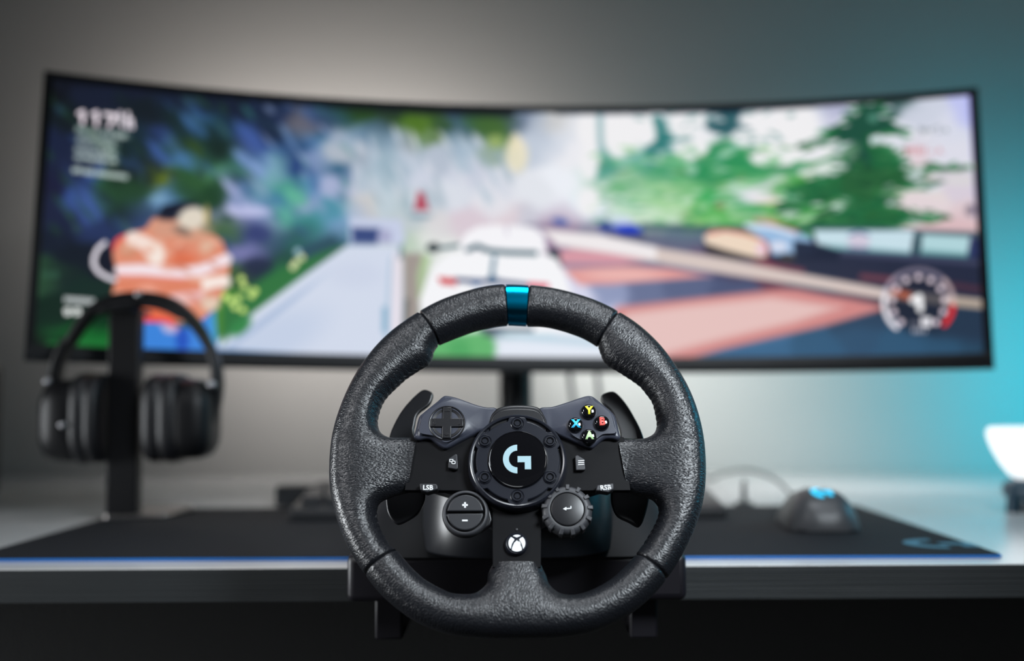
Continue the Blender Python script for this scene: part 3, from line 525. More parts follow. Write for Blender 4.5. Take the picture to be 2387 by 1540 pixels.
    P([(1735, 526), (1790, 520), (1850, 538), (1890, 552), (1900, 590), (1860, 600), (1800, 596), (1792, 566), (1760, 545)], (150, 185, 222), 9); E(1815, 574, 22, 12, (214, 220, 238), 0, .8); Lw([(1740, 524), (1800, 530), (1850, 545)], 9, (225, 232, 244), 8); P([(1850, 560), (1895, 565), (1960, 585), (1955, 606), (1860, 606), (1790, 604), (1800, 594), (1850, 596)], (24, 32, 54), 9, .95)
    Lw([(1760, 512), (1830, 528), (1860, 540)], 6, (214, 120, 110), 7, .8); E(1835, 600, 18, 10, (60, 54, 54), 0, .7)
    E(1412, 530, 18, 15, (54, 72, 140), 0, .6); E(1462, 534, 34, 13, (28, 60, 190), 8, .6); E(1450, 514, 26, 10, (205, 215, 240), 0, .8, .8); Lw([(1420, 549), (1500, 550)], 7, (36, 34, 70), 8, .9); E(1306, 516, 18, 8, (60, 90, 170), 10, .9, .9); Lw([(1230, 524), (1400, 532)], 7, (120, 110, 135), 10, .7)
    # painted track
    P([(1296, 584), (1420, 582), (1540, 606), (1420, 616), (1307, 618)], (212, 150, 162), 10); Lw([(1310, 618), (1420, 620), (1560, 620), (1660, 640)], 9, (128, 120, 150), 10, .8)
    P([(1318, 634), (1380, 624), (1478, 620), (1560, 626), (1655, 644), (1560, 652), (1450, 660), (1352, 664)], (222, 152, 148), 10); E(1450, 640, 90, 12, (236, 190, 184), 0, 1, .7)
    P([(1440, 714), (1500, 708), (1680, 688), (1830, 672), (1860, 673), (2056, 712), (2054, 722), (1921, 760), (1687, 814), (1570, 848), (1420, 860), (1400, 760)], (206, 134, 132), 14)
    P([(1460, 730), (1600, 712), (1800, 692), (1960, 716), (1850, 752), (1680, 792), (1570, 820), (1470, 850), (1420, 800)], (228, 194, 190), 26, .95)
    P([(1266, 536), (1400, 548), (1550, 580), (1700, 604), (1827, 630), (2051, 671), (2290, 698), (2290, 719), (2051, 695), (1827, 659), (1700, 640), (1550, 615), (1430, 590), (1300, 570)], (212, 196, 190), 9)
    P([(1266, 536), (1400, 548), (1530, 576), (1530, 606), (1400, 586), (1300, 572)], (240, 236, 238), 12, .9); P([(2060, 676), (2290, 702), (2290, 718), (2060, 694)], (160, 146, 128), 8, .8)
    Lw([(1700, 648), (1850, 668), (2060, 706)], 6, (70, 72, 96), 6, .7)
    P([(1900, 870), (1600, 870), (1620, 845), (1800, 800), (2000, 760), (2290, 800), (2300, 870)], (50, 92, 126), 40, .5)
    # white car ahead
    P([(1026, 604), (1050, 588), (1260, 588), (1296, 600), (1316, 636), (1334, 690), (1340, 770), (985, 790), (978, 700), (996, 646)], (243, 243, 246), 9)
    P([(1072, 572), (1084, 544), (1112, 528), (1150, 524), (1196, 526), (1240, 530), (1266, 548), (1276, 588), (1072, 588)], (243, 242, 246), 9)
    Lw([(1180, 528), (1182, 545)], 6, (190, 180, 200), 6, .7); Lw([(1090, 582), (1112, 573), (1140, 584), (1180, 588), (1248, 590)], 12, (8, 74, 92), 4); Lw([(1012, 577), (1040, 577), (1068, 572)], 8, (20, 74, 92), 5, 1); E(1010, 577, 15, 11, (4, 26, 34), 0, .6); E(1292, 590, 16, 10, (20, 40, 52), 30, .6); Lw([(1296, 592), (1310, 618)], 7, (70, 90, 100), 5, .8)
    Lw([(1152, 600), (1146, 645)], 9, (40, 96, 125), 6, .9); Lw([(1062, 652), (1130, 656), (1160, 656), (1228, 664)], 11, (8, 40, 100), 4); E(1110, 660, 12, 6, (40, 96, 150), 0, .6); E(1148, 652, 12, 10, (30, 80, 120), 0, .7, .9)
    P([(1020, 645), (1064, 649), (1064, 665), (1028, 662)], (205, 0, 26), 4); P([(1230, 658), (1279, 661), (1279, 674), (1230, 672)], (215, 10, 66), 4)
    # below the car
    P([(1000, 782), (1140, 770), (1160, 812), (1150, 862), (990, 862)], (96, 178, 108), 20); E(1070, 820, 26, 30, (70, 160, 90), 0, 1, .7); E(1050, 845, 40, 14, (186, 220, 150), 0, 1, .7)
    Lw([(1120, 766), (1240, 768)], 9, (28, 50, 70), 8, .9); E(1150, 778, 24, 8, (60, 70, 84), 0, .9, .8)
    P([(1160, 790), (1400, 790), (1560, 862), (1150, 862)], (226, 232, 243), 22); Lw([(1160, 780), (1400, 800)], 14, (160, 195, 212), 16, .6)
    Lw([(930, 853), (1560, 862)], 10, (90, 130, 175), 10, .55)
    # rev counter, lower right
    def arcpts(cx, cy, rx, ry, a0, a1, n=40): return [(cx+rx*math.sin(math.radians(a)), cy-ry*math.cos(math.radians(a))) for a in np.linspace(a0, a1, n)]
    E(2141, 706, 62, 62, (26, 30, 46), 0, .3, .6)
    Lw([(2085, 680), (2118, 690)], 16, (196, 92, 60), 10, .8)
    Lw(arcpts(2141, 705, 80, 76, -140, -70), 11, (242, 238, 246), 4, 1); Lw(arcpts(2141, 705, 80, 76, -72, -35), 12, (190, 180, 196), 5, .7); Lw(arcpts(2141, 705, 80, 76, -38, 50), 12, (130, 122, 142), 5, .8); Lw(arcpts(2141, 705, 80, 76, 48, 96), 12, (215, 190, 190), 5, .75)
    Lw(arcpts(2142, 705, 80, 76, 97, 132), 12, (228, 44, 44), 4)
    for k, a in enumerate(np.linspace(-138, 138, 11)):
        X, Y = arcpts(2141, 706, 62, 60, a, a, 1)[0]; E(X, Y, 7, 7, (240, 222, 234), 0, .5, 1)
    Lw([(2128, 700), (2143, 692), (2145, 720)], 15, (250, 250, 252), 4)
    for X in (2122, 2130, 2138): Lw([(X, 750), (X, 758)], 3, (190, 190, 205), 3, .7)
    Lw([(2152, 744), (2166, 744), (2166, 756), (2152, 756), (2152, 744)], 9, (246, 244, 250), 4); 
    for X in (2130, 2138, 2146, 2156): Lw([(X, 766), (X, 774)], 4, (220, 220, 232), 3, .9)
    return c.reshape(sh+(3,))


NSX, NSY = 1100, 310
S = np.linspace(-HS+SB, HS-SB, NSX); Vv = np.linspace(-H2+BB, H2-TB, NSY)
R_ = MON['R']; SS, VV = np.meshgrid(S, Vv)
d_ = 0.0012
p0 = (R_-d_)*np.sin(SS/R_); p1 = -R_*(1-np.cos(SS/R_))-d_*np.cos(SS/R_); p2 = VV
cp, sp = math.cos(MON['pit']), math.sin(MON['pit']); p1, p2 = p1*cp+p2*sp, -p1*sp+p2*cp
cr, sr = math.cos(MON['roll']), math.sin(MON['roll']); p0, p2 = p0*cr+p2*sr, -p0*sr+p2*cr
cy_, sy_ = math.cos(MON['yaw']), math.sin(MON['yaw']); p0, p1 = p0*cy_-p1*sy_, p0*sy_+p1*cy_
WP = np.stack([p0+MON['loc'][0], p1+MON['loc'][1], p2+MON['loc'][2]], -1)
PX, PY = proj(WP)
img = paint(PX, PY)
me = bpy.data.meshes.new('screen')
idx = np.arange(NSX*NSY).reshape(NSY, NSX)
quads = np.stack([idx[:-1, :-1], idx[:-1, 1:], idx[1:, 1:], idx[1:, :-1]], -1).reshape(-1, 4)
me.vertices.add(NSX*NSY); me.vertices.foreach_set('co', (WP-ML).reshape(-1).astype(np.float32))
me.loops.add(quads.size); me.loops.foreach_set('vertex_index', quads.reshape(-1).astype(np.int32))
me.polygons.add(len(quads)); me.polygons.foreach_set('loop_start', np.arange(0, quads.size, 4, dtype=np.int32))
me.update(calc_edges=True)
ca = me.color_attributes.new('picture', 'FLOAT_COLOR', 'POINT')
rgba = np.ones((NSX*NSY, 4), np.float32); rgba[:, :3] = lin(np.clip(img, 0, 255)).reshape(-1, 3)
ca.data.foreach_set('color', rgba.reshape(-1))
ms = mat('lit_screen', (0.004, 0.004, 0.005), 0.35, 0, 0.3)
nn = ms.node_tree.nodes; at = nn.new('ShaderNodeAttribute'); at.attribute_name = 'picture'
ms.node_tree.links.new(at.outputs['Color'], nn['Principled BSDF'].inputs['Emission Color']); nn['Principled BSDF'].inputs['Emission Strength'].default_value = 1.0
me.materials.append(ms)
me.polygons.foreach_set('use_smooth', [True]*len(me.polygons))
scr = bpy.data.objects.new('screen', me); COL.objects.link(scr); scr.parent = mon; scr['label'] = 'lit screen with a car race'
# stand
bm = bmesh.new(); tube(bm, [(0.0, 0.06, 0.012), (0.0, 0.06, 0.20), (0, 0.045, 0.30)], 0.0235, 24)
obj('stand_column', bm, M['monitor'], mon)
obj('mount_head', boxbm(-0.05, 0.05, -0.01, 0.05, 0.29, 0.39), M['monitor'], mon, bevel=0.006)
for sx in (-1, 1):
    V, Fc = prism_xy([(-0.02*sx, 0.10), (0.02*sx, 0.09), (sx*0.17, -0.02), (sx*0.15, -0.045), (0, 0.03)], 0.0, 0.012)
    obj('stand_foot', (V, Fc), M['monitor'], mon, bevel=0.002)

# ------------------------------------------------------------------ racing wheel
AL = math.radians(21)
HN = np.array([0, -math.cos(AL), math.sin(AL)]); HV = np.array([0, math.sin(AL), math.cos(AL)])
HO = atY(1206.5, 1071, 0.72)
def W(px, py, w=0.0):
    d = ray(px, py); t = ((HO+HN*w-CAMP)@HN)/(d@HN); p = CAMP+d*t-HO
    return np.array([p[0], p@HV])
RL = np.array([HO[0], 0.87, DZ])
rw = thing('racing_wheel', RL, 'black leather racing wheel with blue top stripe clamped to the front of the white desk', 'steering wheel')
WLOC = tuple(HO-RL); WROT = (math.pi/2-AL, 0, 0)      # local x = right, y = up in plane, z = towards viewer
def wobj(name, data, m, parent=None, **k):
    """mesh in wheel coordinates; a sub-part sits in its part's own frame, which coincides"""
    if parent is None: return obj(name, data, m, rw, WLOC, WROT, **k)
    return obj(name, data, m, parent, **k)
def plate(name, px, w0, w1, m, parent=None, bevel=0.001, seg=3, smooth_n=0, dome=0, **k):
    """px: outline in reference pixels, traced at height w1; extruded from w0 to w1"""
    pts = [W(x, y, w1) for x, y in px]
    if smooth_n: pts = spline(pts, smooth_n, True)
    n = len(pts); V = [(p[0], p[1], w0) for p in pts]+[(p[0], p[1], w1) for p in pts]
    Fc = [tuple(range(n)), tuple(range(n, 2*n))]+[(j, (j+1) % n, n+(j+1) % n, n+j) for j in range(n)]
    return wobj(name, (V, Fc), m, parent, bevel=bevel, seg=seg, **k)
def lathe(name, cx, cy, prof, m, parent=None, n=64, smooth=35, **k):
    rings = [[(cx+r*math.cos(2*math.pi*j/n), cy+r*math.sin(2*math.pi*j/n), w) for j in range(n)] for r, w in prof]
    return wobj(name, loft(rings), m, parent, smooth=smooth, **k)
PXM = 0.72/F*1.02     # metres per pixel on the wheel
def text(name, s, cx, cy, w, h, m, parent, rot=0.0, bold=0.0, thick=0.0003, sx=1.0):
    cu = bpy.data.curves.new(name, 'FONT'); cu.body = s; cu.align_x = 'CENTER'; cu.align_y = 'CENTER'; cu.size = 1.0
    cu.offset = bold; cu.extrude = 0.0; cu.resolution_u = 4
    to = bpy.data.objects.new(name, cu); COL.objects.link(to); bpy.context.view_layer.update()
    me = bpy.data.meshes.new_from_object(to.evaluated_get(bpy.context.evaluated_depsgraph_get()))
    bpy.data.objects.remove(to)
    ys = [v.co.y for v in me.vertices]; xs = [v.co.x for v in me.vertices]
    sc = h/(max(ys)-min(ys)); ox = (max(xs)+min(xs))/2; oy = (max(ys)+min(ys))/2
    for v in me.vertices:
        x, y = (v.co.x-ox)*sc*sx, (v.co.y-oy)*sc
        v.co = (cx+x*math.cos(rot)-y*math.sin(rot), cy+x*math.sin(rot)+y*math.cos(rot), w)
    bm = bmesh.new(); bm.from_mesh(me)
    r = bmesh.ops.extrude_face_region(bm, geom=bm.faces[:]); vs = [g for g in r['geom'] if isinstance(g, bmesh.types.BMVert)]
    bmesh.ops.translate(bm, verts=vs, vec=(0, 0, thick))
    return wobj(name, bm, m, parent, smooth=0)

OUTER = [(1206, 668), (1227, 669.6), (1273.5, 674), (1336, 688), (1385.7, 704), (1414, 716), (1445, 733.5), (1476, 752), (1507, 777), (1538.5, 808), (1563.4, 839.5), (1582, 867.5), (1601, 899), (1619.5, 942), (1632, 983), (1641, 1030), (1644.5, 1076), (1644.5, 1119), (1640, 1160.6), (1631, 1199.5), (1616, 1241), (1598, 1277), (1577, 1316), (1562, 1337), (1532.5, 1376), (1502.6, 1405.6), (1464, 1435), (1434, 1450), (1389, 1471), (1329, 1483), (1254.7, 1488), (1206, 1489), (1183, 1489), (1108, 1485.6), (1048.7, 1479), (1004, 1465), (959, 1443), (929, 1420.5), (899, 1396.6), (869.5, 1364), (848.6, 1334), (825, 1301), (804, 1259), (789, 1220), (777, 1178.6), (769.4, 1140), (768, 1104), (768.7, 1076), (772.4, 1030), (781, 989), (793.6, 952), (809, 914), (828, 877), (853, 839.5), (884, 802), (924.6, 766), (968, 737), (1024, 705.5), (1077, 687), (1124, 674), (1184.9, 668)]
C0 = (1206.5, 1071.0)
def ang(x, y): return math.degrees(math.atan2(x-C0[0], -(y-C0[1]))) % 360
oa = sorted((ang(x, y) if ang(x, y) < 359.9 else 0, math.hypot(x-C0[0], y-C0[1])) for x, y in OUTER)
OA = np.array([a for a, _ in oa]); OR = np.array([r for _, r in oa])
OAe = np.concatenate([OA-360, OA, OA+360]); ORe = np.concatenate([OR]*3)
kern = np.exp(-0.5*(np.arange(-6, 7)/2.5)**2); kern /= kern.sum()
_ga = np.arange(-30, 391, 1.0); _gr = np.convolve(np.interp(_ga, OAe, ORe), kern, 'same')
def outer_at(a):
    r = float(np.interp(a, _ga, _gr)); t = math.radians(a)
    return (C0[0]+r*math.sin(t), C0[1]-r*math.cos(t))
# inner outline, clockwise from the stripe; third value = angle of the matching outer point along the spokes
INNER = [(1226.8, 757, None), (1267, 758.5, None), (1298.5, 764.7, None), (1329.6, 774, None), (1361, 786.5, None), (1392, 806, None),
 (1399, 822, None), (1408, 842, None), (1423, 855, None), (1445, 867.6, None), (1470, 883, None), (1491.7, 898.7, None), (1507, 917.4, None), (1519.8, 936, None), (1527.6, 967, None), (1530.7, 992, 76.5),
 (1525, 1009, 79.5), (1511, 1019.5, 82), (1492, 1024, 83.5), (1462, 1022, 85.3), (1436, 1022, 87), (1459, 1143, 99), (1471, 1150, 100.5), (1493.6, 1156, 102.5), (1517, 1162, 104), (1529.5, 1172.6, 106), (1535, 1187.5, 109), (1532.5, 1205.4, None),
 (1523.5, 1226, None), (1511.5, 1247, None), (1496.6, 1271, None), (1481.7, 1292, None), (1467, 1310, None), (1449, 1328, None), (1425, 1349, None), (1395, 1367, None), (1365, 1380, None), (1335, 1386, None), (1308, 1383, 162),
 (1290.5, 1372.7, 165), (1278.6, 1358, 167), (1274, 1343, 168.5), (1266.6, 1328, 170), (1260.6, 1314.5, 171.5), (1149, 1314.5, 188.5), (1138, 1337, 190.5), (1135, 1358, 192.3), (1123, 1372.7, 195), (1105.4, 1383, 198), (1078.6, 1384.7, None),
 (1051.7, 1381.7, None), (1031, 1372.7, None), (1010, 1362, None), (989, 1349, None), (965, 1328, None), (941, 1301, None), (926, 1283, None), (912.8, 1274, None), (899, 1253, None), (887, 1229, None), (880, 1205.4, 247.6),
 (880, 1184.5, 251), (887, 1169.6, 254), (905, 1160.6, 256), (929, 1152.5, 258), (953, 1148, 260), (974.5, 1021, 273), (943, 1020.5, 274.5), (914, 1021.5, 276.5), (896.5, 1015.6, 278.5), (885.6, 1005, 281), (881, 989, 284.2),
 (882.5, 970, None), (890, 945.5, None), (902.7, 923.7, None), (927.7, 899, None), (949.5, 880, None), (974, 864.4, None), (999, 849, None), (1008.7, 833, None), (1013, 816, None), (1024, 802, None), (1049, 791, None), (1077, 780, None), (1108.5, 769, None), (1155, 758.5, None), (1184.9, 755, None)]
CUTS = (20, 43, 65)      # segments i..i+1 that are the spoke ends
KI, KO, KIDX = [], [], []
for i, (x, y, a) in enumerate(INNER):
    if a is None: a = ang(x, y)
    nx, ny, na = INNER[(i+1) % len(INNER)]
    if i == len(INNER)-1: na = 360+ang(INNER[0][0], INNER[0][1]); a = ang(x, y)
    elif na is None: na = ang(nx, ny)
    pi_, pn = W(x, y), W(nx, ny); L = np.linalg.norm(pn-pi_)
    nseg = max(3, int(L/0.0011))
    for k in range(nseg):
        t = k/nseg
        if i in CUTS or i == len(INNER)-1:
            p = pi_*(1-t)+pn*t
        else:
            px_, py_, _ = INNER[i-1 if i else 0]; qx, qy, _ = INNER[(i+2) % len(INNER)]
            A_ = W(px_, py_) if (i-1) not in CUTS and i else pi_; D_ = W(qx, qy) if (i+1) not in CUTS and i+1 < len(INNER)-0 else pn
            if i+1 == len(INNER)-1: D_ = pn
            p = 0.5*(2*pi_+(-A_+pn)*t+(2*A_-5*pi_+4*pn-D_)*t*t+(-A_+3*pi_-3*pn+D_)*t**3)
        ao = a+(na-a)*t
        KI.append(p); KO.append(W(*outer_at(ao))); KIDX.append(i+t)
KI = np.array(KI); _al = np.concatenate([[0], np.cumsum(np.hypot(*(KI[1:]-KI[:-1]).T))])
for j in range(len(KI)):
    if any(a_ <= KIDX[j] <= b_ for a_, b_ in ((6, 15), (25, 30), (57, 62), (71, 80))):
        v_ = KO[j]-KI[j]; KI[j] = KI[j]+v_/np.linalg.norm(v_)*0.00055*(1-abs(math.sin(_al[j]*math.pi/0.0042)))
KO = np.array(KO); KIDX = np.array(KIDX); NT = len(KI)
NS = 34
sv = 0.5-0.5*np.cos(np.linspace(0, np.pi, NS))
G = KO[:, None, :]*(1-sv[None, :, None])+KI[:, None, :]*sv[None, :, None]       # NT x NS x 2
cutmask = np.zeros(NT, bool)
for c in CUTS: cutmask |= (KIDX >= c) & (KIDX < c+1)
def seg_dist(P, A, B):
    d = np.full(len(P), 1e9)
    for a, b in zip(A, B):
        ab = b-a; L2 = ab@ab+1e-18
        t = np.clip(((P-a)@ab)/L2, 0, 1); q = a+t[:, None]*ab
        d = np.minimum(d, np.hypot(*(P-q).T))
    return d
flat = G.reshape(-1, 2)
nx_ = np.roll(np.arange(NT), -1)
dO = seg_dist(flat, KO, KO[nx_]).reshape(NT, NS)
keep = ~cutmask
dI = seg_dist(flat, KI[keep], KI[nx_][keep]).reshape(NT, NS)
d = np.minimum(dO, dI)
RR = 0.0128
q = np.clip(d/RR, 0, 1)
prof = np.sqrt(np.clip(1-(1-q)**2, 0, 1))
Tt = 0.0150+(0.0090-0.0150)*np.clip((dO-0.022)/0.030, 0, 1)
Hh = Tt*prof
for it in range(10):
    Hs = Hh.copy()
    Hs[:, 1:-1] = 0.25*(Hh[:, :-2]+Hh[:, 2:])+0.25*(np.roll(Hh, 1, 0)[:, 1:-1]+np.roll(Hh, -1, 0)[:, 1:-1])
    w_ = (q > 0.55)
    Hh = np.where(w_, Hs, Hh)
arc = np.concatenate([[0], np.cumsum(np.hypot(*(((KI[1:]+KO[1:])/2-(KI[:-1]+KO[:-1])/2).T)))])
def rim_part(name, i0, i1, m, pinch=0.12, scale=1.0, pw=0.0015, label=None):
    ids = [j for j in range(NT) if i0 <= KIDX[j] <= i1]
    if i1 >= len(INNER): ids += [0]
    ar = np.array([arc[j] if not (j == 0 and len(ids) > 1 and i1 >= len(INNER)) else arc[-1]+0.001 for j in ids])
    V, Fc, UV = [], [], []
    for jj, j in enumerate(ids):
        e = min(ar[jj]-ar[0], ar[-1]-ar[jj]); k = scale*(1-pinch*max(0, 1-e/pw)**1.5)
        mid = (KI[j]+KO[j])/2
        ring = []
        dist = 0.0
        sec = [(G[j, s], Hh[j, s]) for s in range(NS)]
        L = [0.0]
        for s in range(1, NS):
            L.append(L[-1]+math.hypot(float(np.linalg.norm(sec[s][0]-sec[s-1][0])), sec[s][1]-sec[s-1][1]))
        for s in range(NS):
            p = mid+(sec[s][0]-mid)*k; V.append((p[0], p[1], sec[s][1]*k)); UV.append((ar[jj], L[s]))
        for s in range(NS-2, 0, -1):
            p = mid+(sec[s][0]-mid)*k; V.append((p[0], p[1], -sec[s][1]*k)); UV.append((ar[jj], L[-1]+(L[-1]-L[s])))
    n = 2*NS-2
    for jj in range(len(ids)-1):
        for k in range(n): Fc.append((jj*n+k, jj*n+(k+1) % n, (jj+1)*n+(k+1) % n, (jj+1)*n+k))
    Fc.append(tuple(range(n))[::-1]); Fc.append(tuple((len(ids)-1)*n+k for k in range(n)))
    me = bpy.data.meshes.new(name); me.from_pydata([tuple(map(float, v)) for v in V], [], Fc)
    bm = bmesh.new(); bm.from_mesh(me); bmesh.ops.recalc_face_normals(bm, faces=bm.faces[:])
    bm.verts.ensure_lookup_table(); uvl = bm.loops.layers.uv.new('uv')
    for f in bm.faces:
        for l in f.loops: l[uvl].uv = UV[l.vert.index]
    bm.to_mesh(me); bm.free(); finish(me, m, 50)
    o = bpy.data.objects.new(name, me); COL.objects.link(o); o.parent = rw; o.location = WLOC; o.rotation_euler = WROT
    if label: o['label'] = label
    return o
NI = len(INNER)
rim_part('rim_wrap', 0, 5, M['leather'], label='smooth leather right of the blue stripe')
rightw = rim_part('rim_grip', 5, 31, M['perf'], label='perforated leather right grip and spoke')
botw = rim_part('rim_wrap', 31, 56, M['leather'], label='grained leather lower rim and bottom spoke')
leftw = rim_part('rim_grip', 56, 81, M['perf'], label='perforated leather left grip and spoke')
rim_part('rim_wrap', 81, NI-1, M['leather'], label='smooth leather left of the blue stripe')
rim_part('center_stripe', NI-1, NI, M['blue_metal'], pinch=0.0, scale=0.985, label='metallic blue stripe at twelve o\'clock')
# stitching along the inner side of the grips
def stitches(i0, i1, parent, step=4):
    bm = bmesh.new()
    ids = [j for j in range(NT) if i0 <= KIDX[j] <= i1 and not cutmask[j]]
    for j in ids[2:-3:step]:
        a = KI[j]; b = KI[(j+2) % NT]
        if np.linalg.norm(a-b) > 0.006: continue
        nrm = (KO[j]-KI[j]); nrm = nrm/np.linalg.norm(nrm)
        for sgn in (1,):
            p = a+nrm*0.0011; q2 = b+nrm*0.0004
            tube(bm, [(p[0], p[1], 0.0042), (q2[0], q2[1], 0.0020)], 0.00045, 6)
    return wobj('stitching', bm, M['thread'], parent)
stitches(5.3, 15, rightw); stitches(24, 30.7, rightw); stitches(71, 80.6, leftw); stitches(57, 61, leftw)

# spoke plate
plate('spoke_plate', [(958, 1018), (1454, 1018), (1462, 1080), (1470, 1142.5), (1300, 1143.5), (1268, 1166), (1262, 1190), (1261, 1322), (1148.5, 1322), (1147, 1190), (1140, 1166), (1108, 1143.5), (943, 1142.5), (950, 1080)], 0.001, 0.0072, M['plate'], bevel=0.0004, label='flat black metal three-spoke plate')
# pods
RP = [(1256, 950), (1285.5, 946), (1310, 939), (1334, 931), (1358.6, 922.7), (1373, 920), (1384.5, 923.5), (1399, 935), (1415.4, 948.7), (1428.4, 960), (1434.9, 969.8), (1439.7, 987.7), (1444.5, 1008), (1446, 1019), (1438, 1023.4), (1428.4, 1021), (1413.8, 1020.5), (1404, 1024), (1392.7, 1033), (1381, 1042), (1370, 1041), (1352, 1034), (1326, 1022.6), (1303, 1012), (1290, 1004), (1262, 1000), (1250, 980)]
LP = [(1158, 950), (1134.8, 947), (1110.5, 941.4), (1086, 932.5), (1061.8, 924), (1040.6, 920), (1031, 922.7), (1018, 934), (1001.7, 947), (984, 961.7), (976, 970), (970.5, 991), (966, 1008), (964, 1018), (974, 1024), (987, 1021.5), (1000, 1021.5), (1008, 1025), (1018, 1033), (1032.5, 1042.5), (1044, 1042), (1070, 1028), (1102, 1012), (1118.6, 1004), (1150, 1000), (1164, 980)]
def pod(name, outline, plateau, label):
    w0, w1, w2 = 0.003, 0.0120, 0.0142
    pts = spline([W(x, y, w1) for x, y in outline], 3, True)
    inn = spline([W(x, y, w2) for x, y in plateau], 8, True)
    cen = np.mean(inn, axis=0); n = len(pts)
    inn = np.array(inn)
    rings = [[(p[0], p[1], w0) for p in pts], [(p[0], p[1], w1-0.0022) for p in pts]]
    cen2 = np.mean(np.array(pts), axis=0)
    for off, ww in ((0.0004, w1-0.0010), (0.0012, w1-0.0003), (0.0022, w1)):
        ring = []
        for i, p in enumerate(pts):
            t = pts[(i+1) % n]-pts[i-1]; nr = np.array([t[1], -t[0]]); nr = nr/np.linalg.norm(nr)
            if not label_ccw(pts): nr = -nr
            ring.append((p[0]-nr[0]*off, p[1]-nr[1]*off, ww))
        rings.append(ring)
    V, Fc = [], []
    for r in rings: V += r
    for i in range(len(rings)-1):
        for k in range(n): Fc.append((i*n+k, i*n+(k+1) % n, (i+1)*n+(k+1) % n, (i+1)*n+k))
    Fc.append(tuple(range(n)))
    bm = bmesh.new(); vs = [bm.verts.new(v) for v in V]
    for f in Fc: bm.faces.new([vs[i] for i in f])
    # top: grid-free fill between the last ring and the raised plateau
    last = vs[-n:]
    pv = [bm.verts.new((p[0], p[1], w2)) for p in inn]
    eds = []
    for k in range(n): eds.append(bm.edges.get((last[k], last[(k+1) % n])))
    for k in range(len(pv)): eds.append(bm.edges.new((pv[k], pv[(k+1) % len(pv)])))
    bmesh.ops.triangle_fill(bm, edges=eds, use_beauty=True)
    try: bm.faces.new(pv)
    except Exception: pass
    return wobj(name, bm, M['pod'], smooth=50, label=label)
def label_ccw(pts):
    a = 0
    for i in range(len(pts)): a += pts[i-1][0]*pts[i][1]-pts[i][0]*pts[i-1][1]
    return a > 0
rpod = pod('button_pod', RP, [(1374, 930), (1388, 936), (1422, 964), (1431, 990), (1434, 1008), (1404, 1012), (1378, 1030), (1345, 1020), (1322, 1000), (1320, 980)], 'right slate pod with four letter buttons')
lpod = pod('button_pod', LP, [(1040, 930), (1052, 932), (1075, 952), (1092, 978), (1084, 1004), (1042, 1030), (1016, 1016), (980, 1008), (980, 988), (990, 966)], 'left slate pod with the direction pad')
# direction pad
dc = W(1042, 985.5, 0.0145)
dp = lathe('direction_pad', dc[0], dc[1], [(0.0126, 0.010), (0.0127, 0.0146), (0.0122, 0.0150), (0.0117, 0.0148), (0.0112, 0.0132), (0.0112, 0.0136), (0.0106, 0.0146), (0.006, 0.0136), (0.0001, 0.0132)], M['black'])
def cross_pts(a, b): return [(-a, b), (a, b), (a, a), (b, a), (b, -a), (a, -a), (a, -b), (-a, -b), (-a, -a), (-b, -a), (-b, a), (-a, a)]
bm = bmesh.new(); flat_poly(bm, [(dc[0]+x, dc[1]+y) for x, y in cross_pts(0.0031, 0.0114)], 0.012, 0.0158)
wobj('pad_cross', bm, M['black'], dp, bevel=0.0005)
bm = bmesh.new()
for k in range(4):
    a = math.pi/2*k; c_, s_ = math.cos(a), math.sin(a)
    pts = [(0.0078, -0.0016), (0.0088, -0.0022), (0.0098, 0), (0.0088, 0.0022), (0.0078, 0.0016)]
    flat_poly(bm, [(dc[0]+x*c_-y*s_, dc[1]+x*s_+y*c_) for x, y in pts], 0.0157, 0.0161)
wobj('pad_arrows', bm, M['black'], dp, bevel=0.0002, seg=2)
# letter buttons
for ch, x, y, mm in (('Y', 1372.4, 957.5, 'yellow'), ('X', 1341.5, 988.5, 'cyanp'), ('B', 1403.5, 983.5, 'redp'), ('A', 1373.2, 1015.5, 'greenp')):
    c = W(x, y, 0.0170)
    b = lathe('letter_button', c[0], c[1], [(0.0054, 0.011), (0.0055, 0.0148), (0.0056, 0.0150), (0.0051, 0.0166), (0.0046, 0.0176), (0.0036, 0.0181), (0.0018, 0.0184), (0.0001, 0.0185)], M['gloss'], n=48, smooth=60, label='glossy black button with the letter '+ch)
    text('letter', ch, c[0]+0.0002, c[1]+0.0001, 0.0183, 0.0060, M[mm], b, bold=0.055, sx=0.95)
# hub cover behind the ring
plate('hub_cover', [(1139, 985), (1143, 966), (1157, 951), (1180, 944), (1207, 942), (1240, 944), (1260, 951), (1270, 966), (1277, 985), (1268, 1010), (1145, 1010)], 0.0, 0.0125, M['black'], bevel=0.002, smooth_n=3)
plate('hub_cover', [(1142, 990), (1147, 970), (1160, 958), (1182, 952), (1207, 950.5), (1238, 952), (1256, 958), (1267, 970), (1273, 990), (1264, 1010), (1150, 1010)], 0.010, 0.0150, M['black'], bevel=0.0012, smooth_n=3)
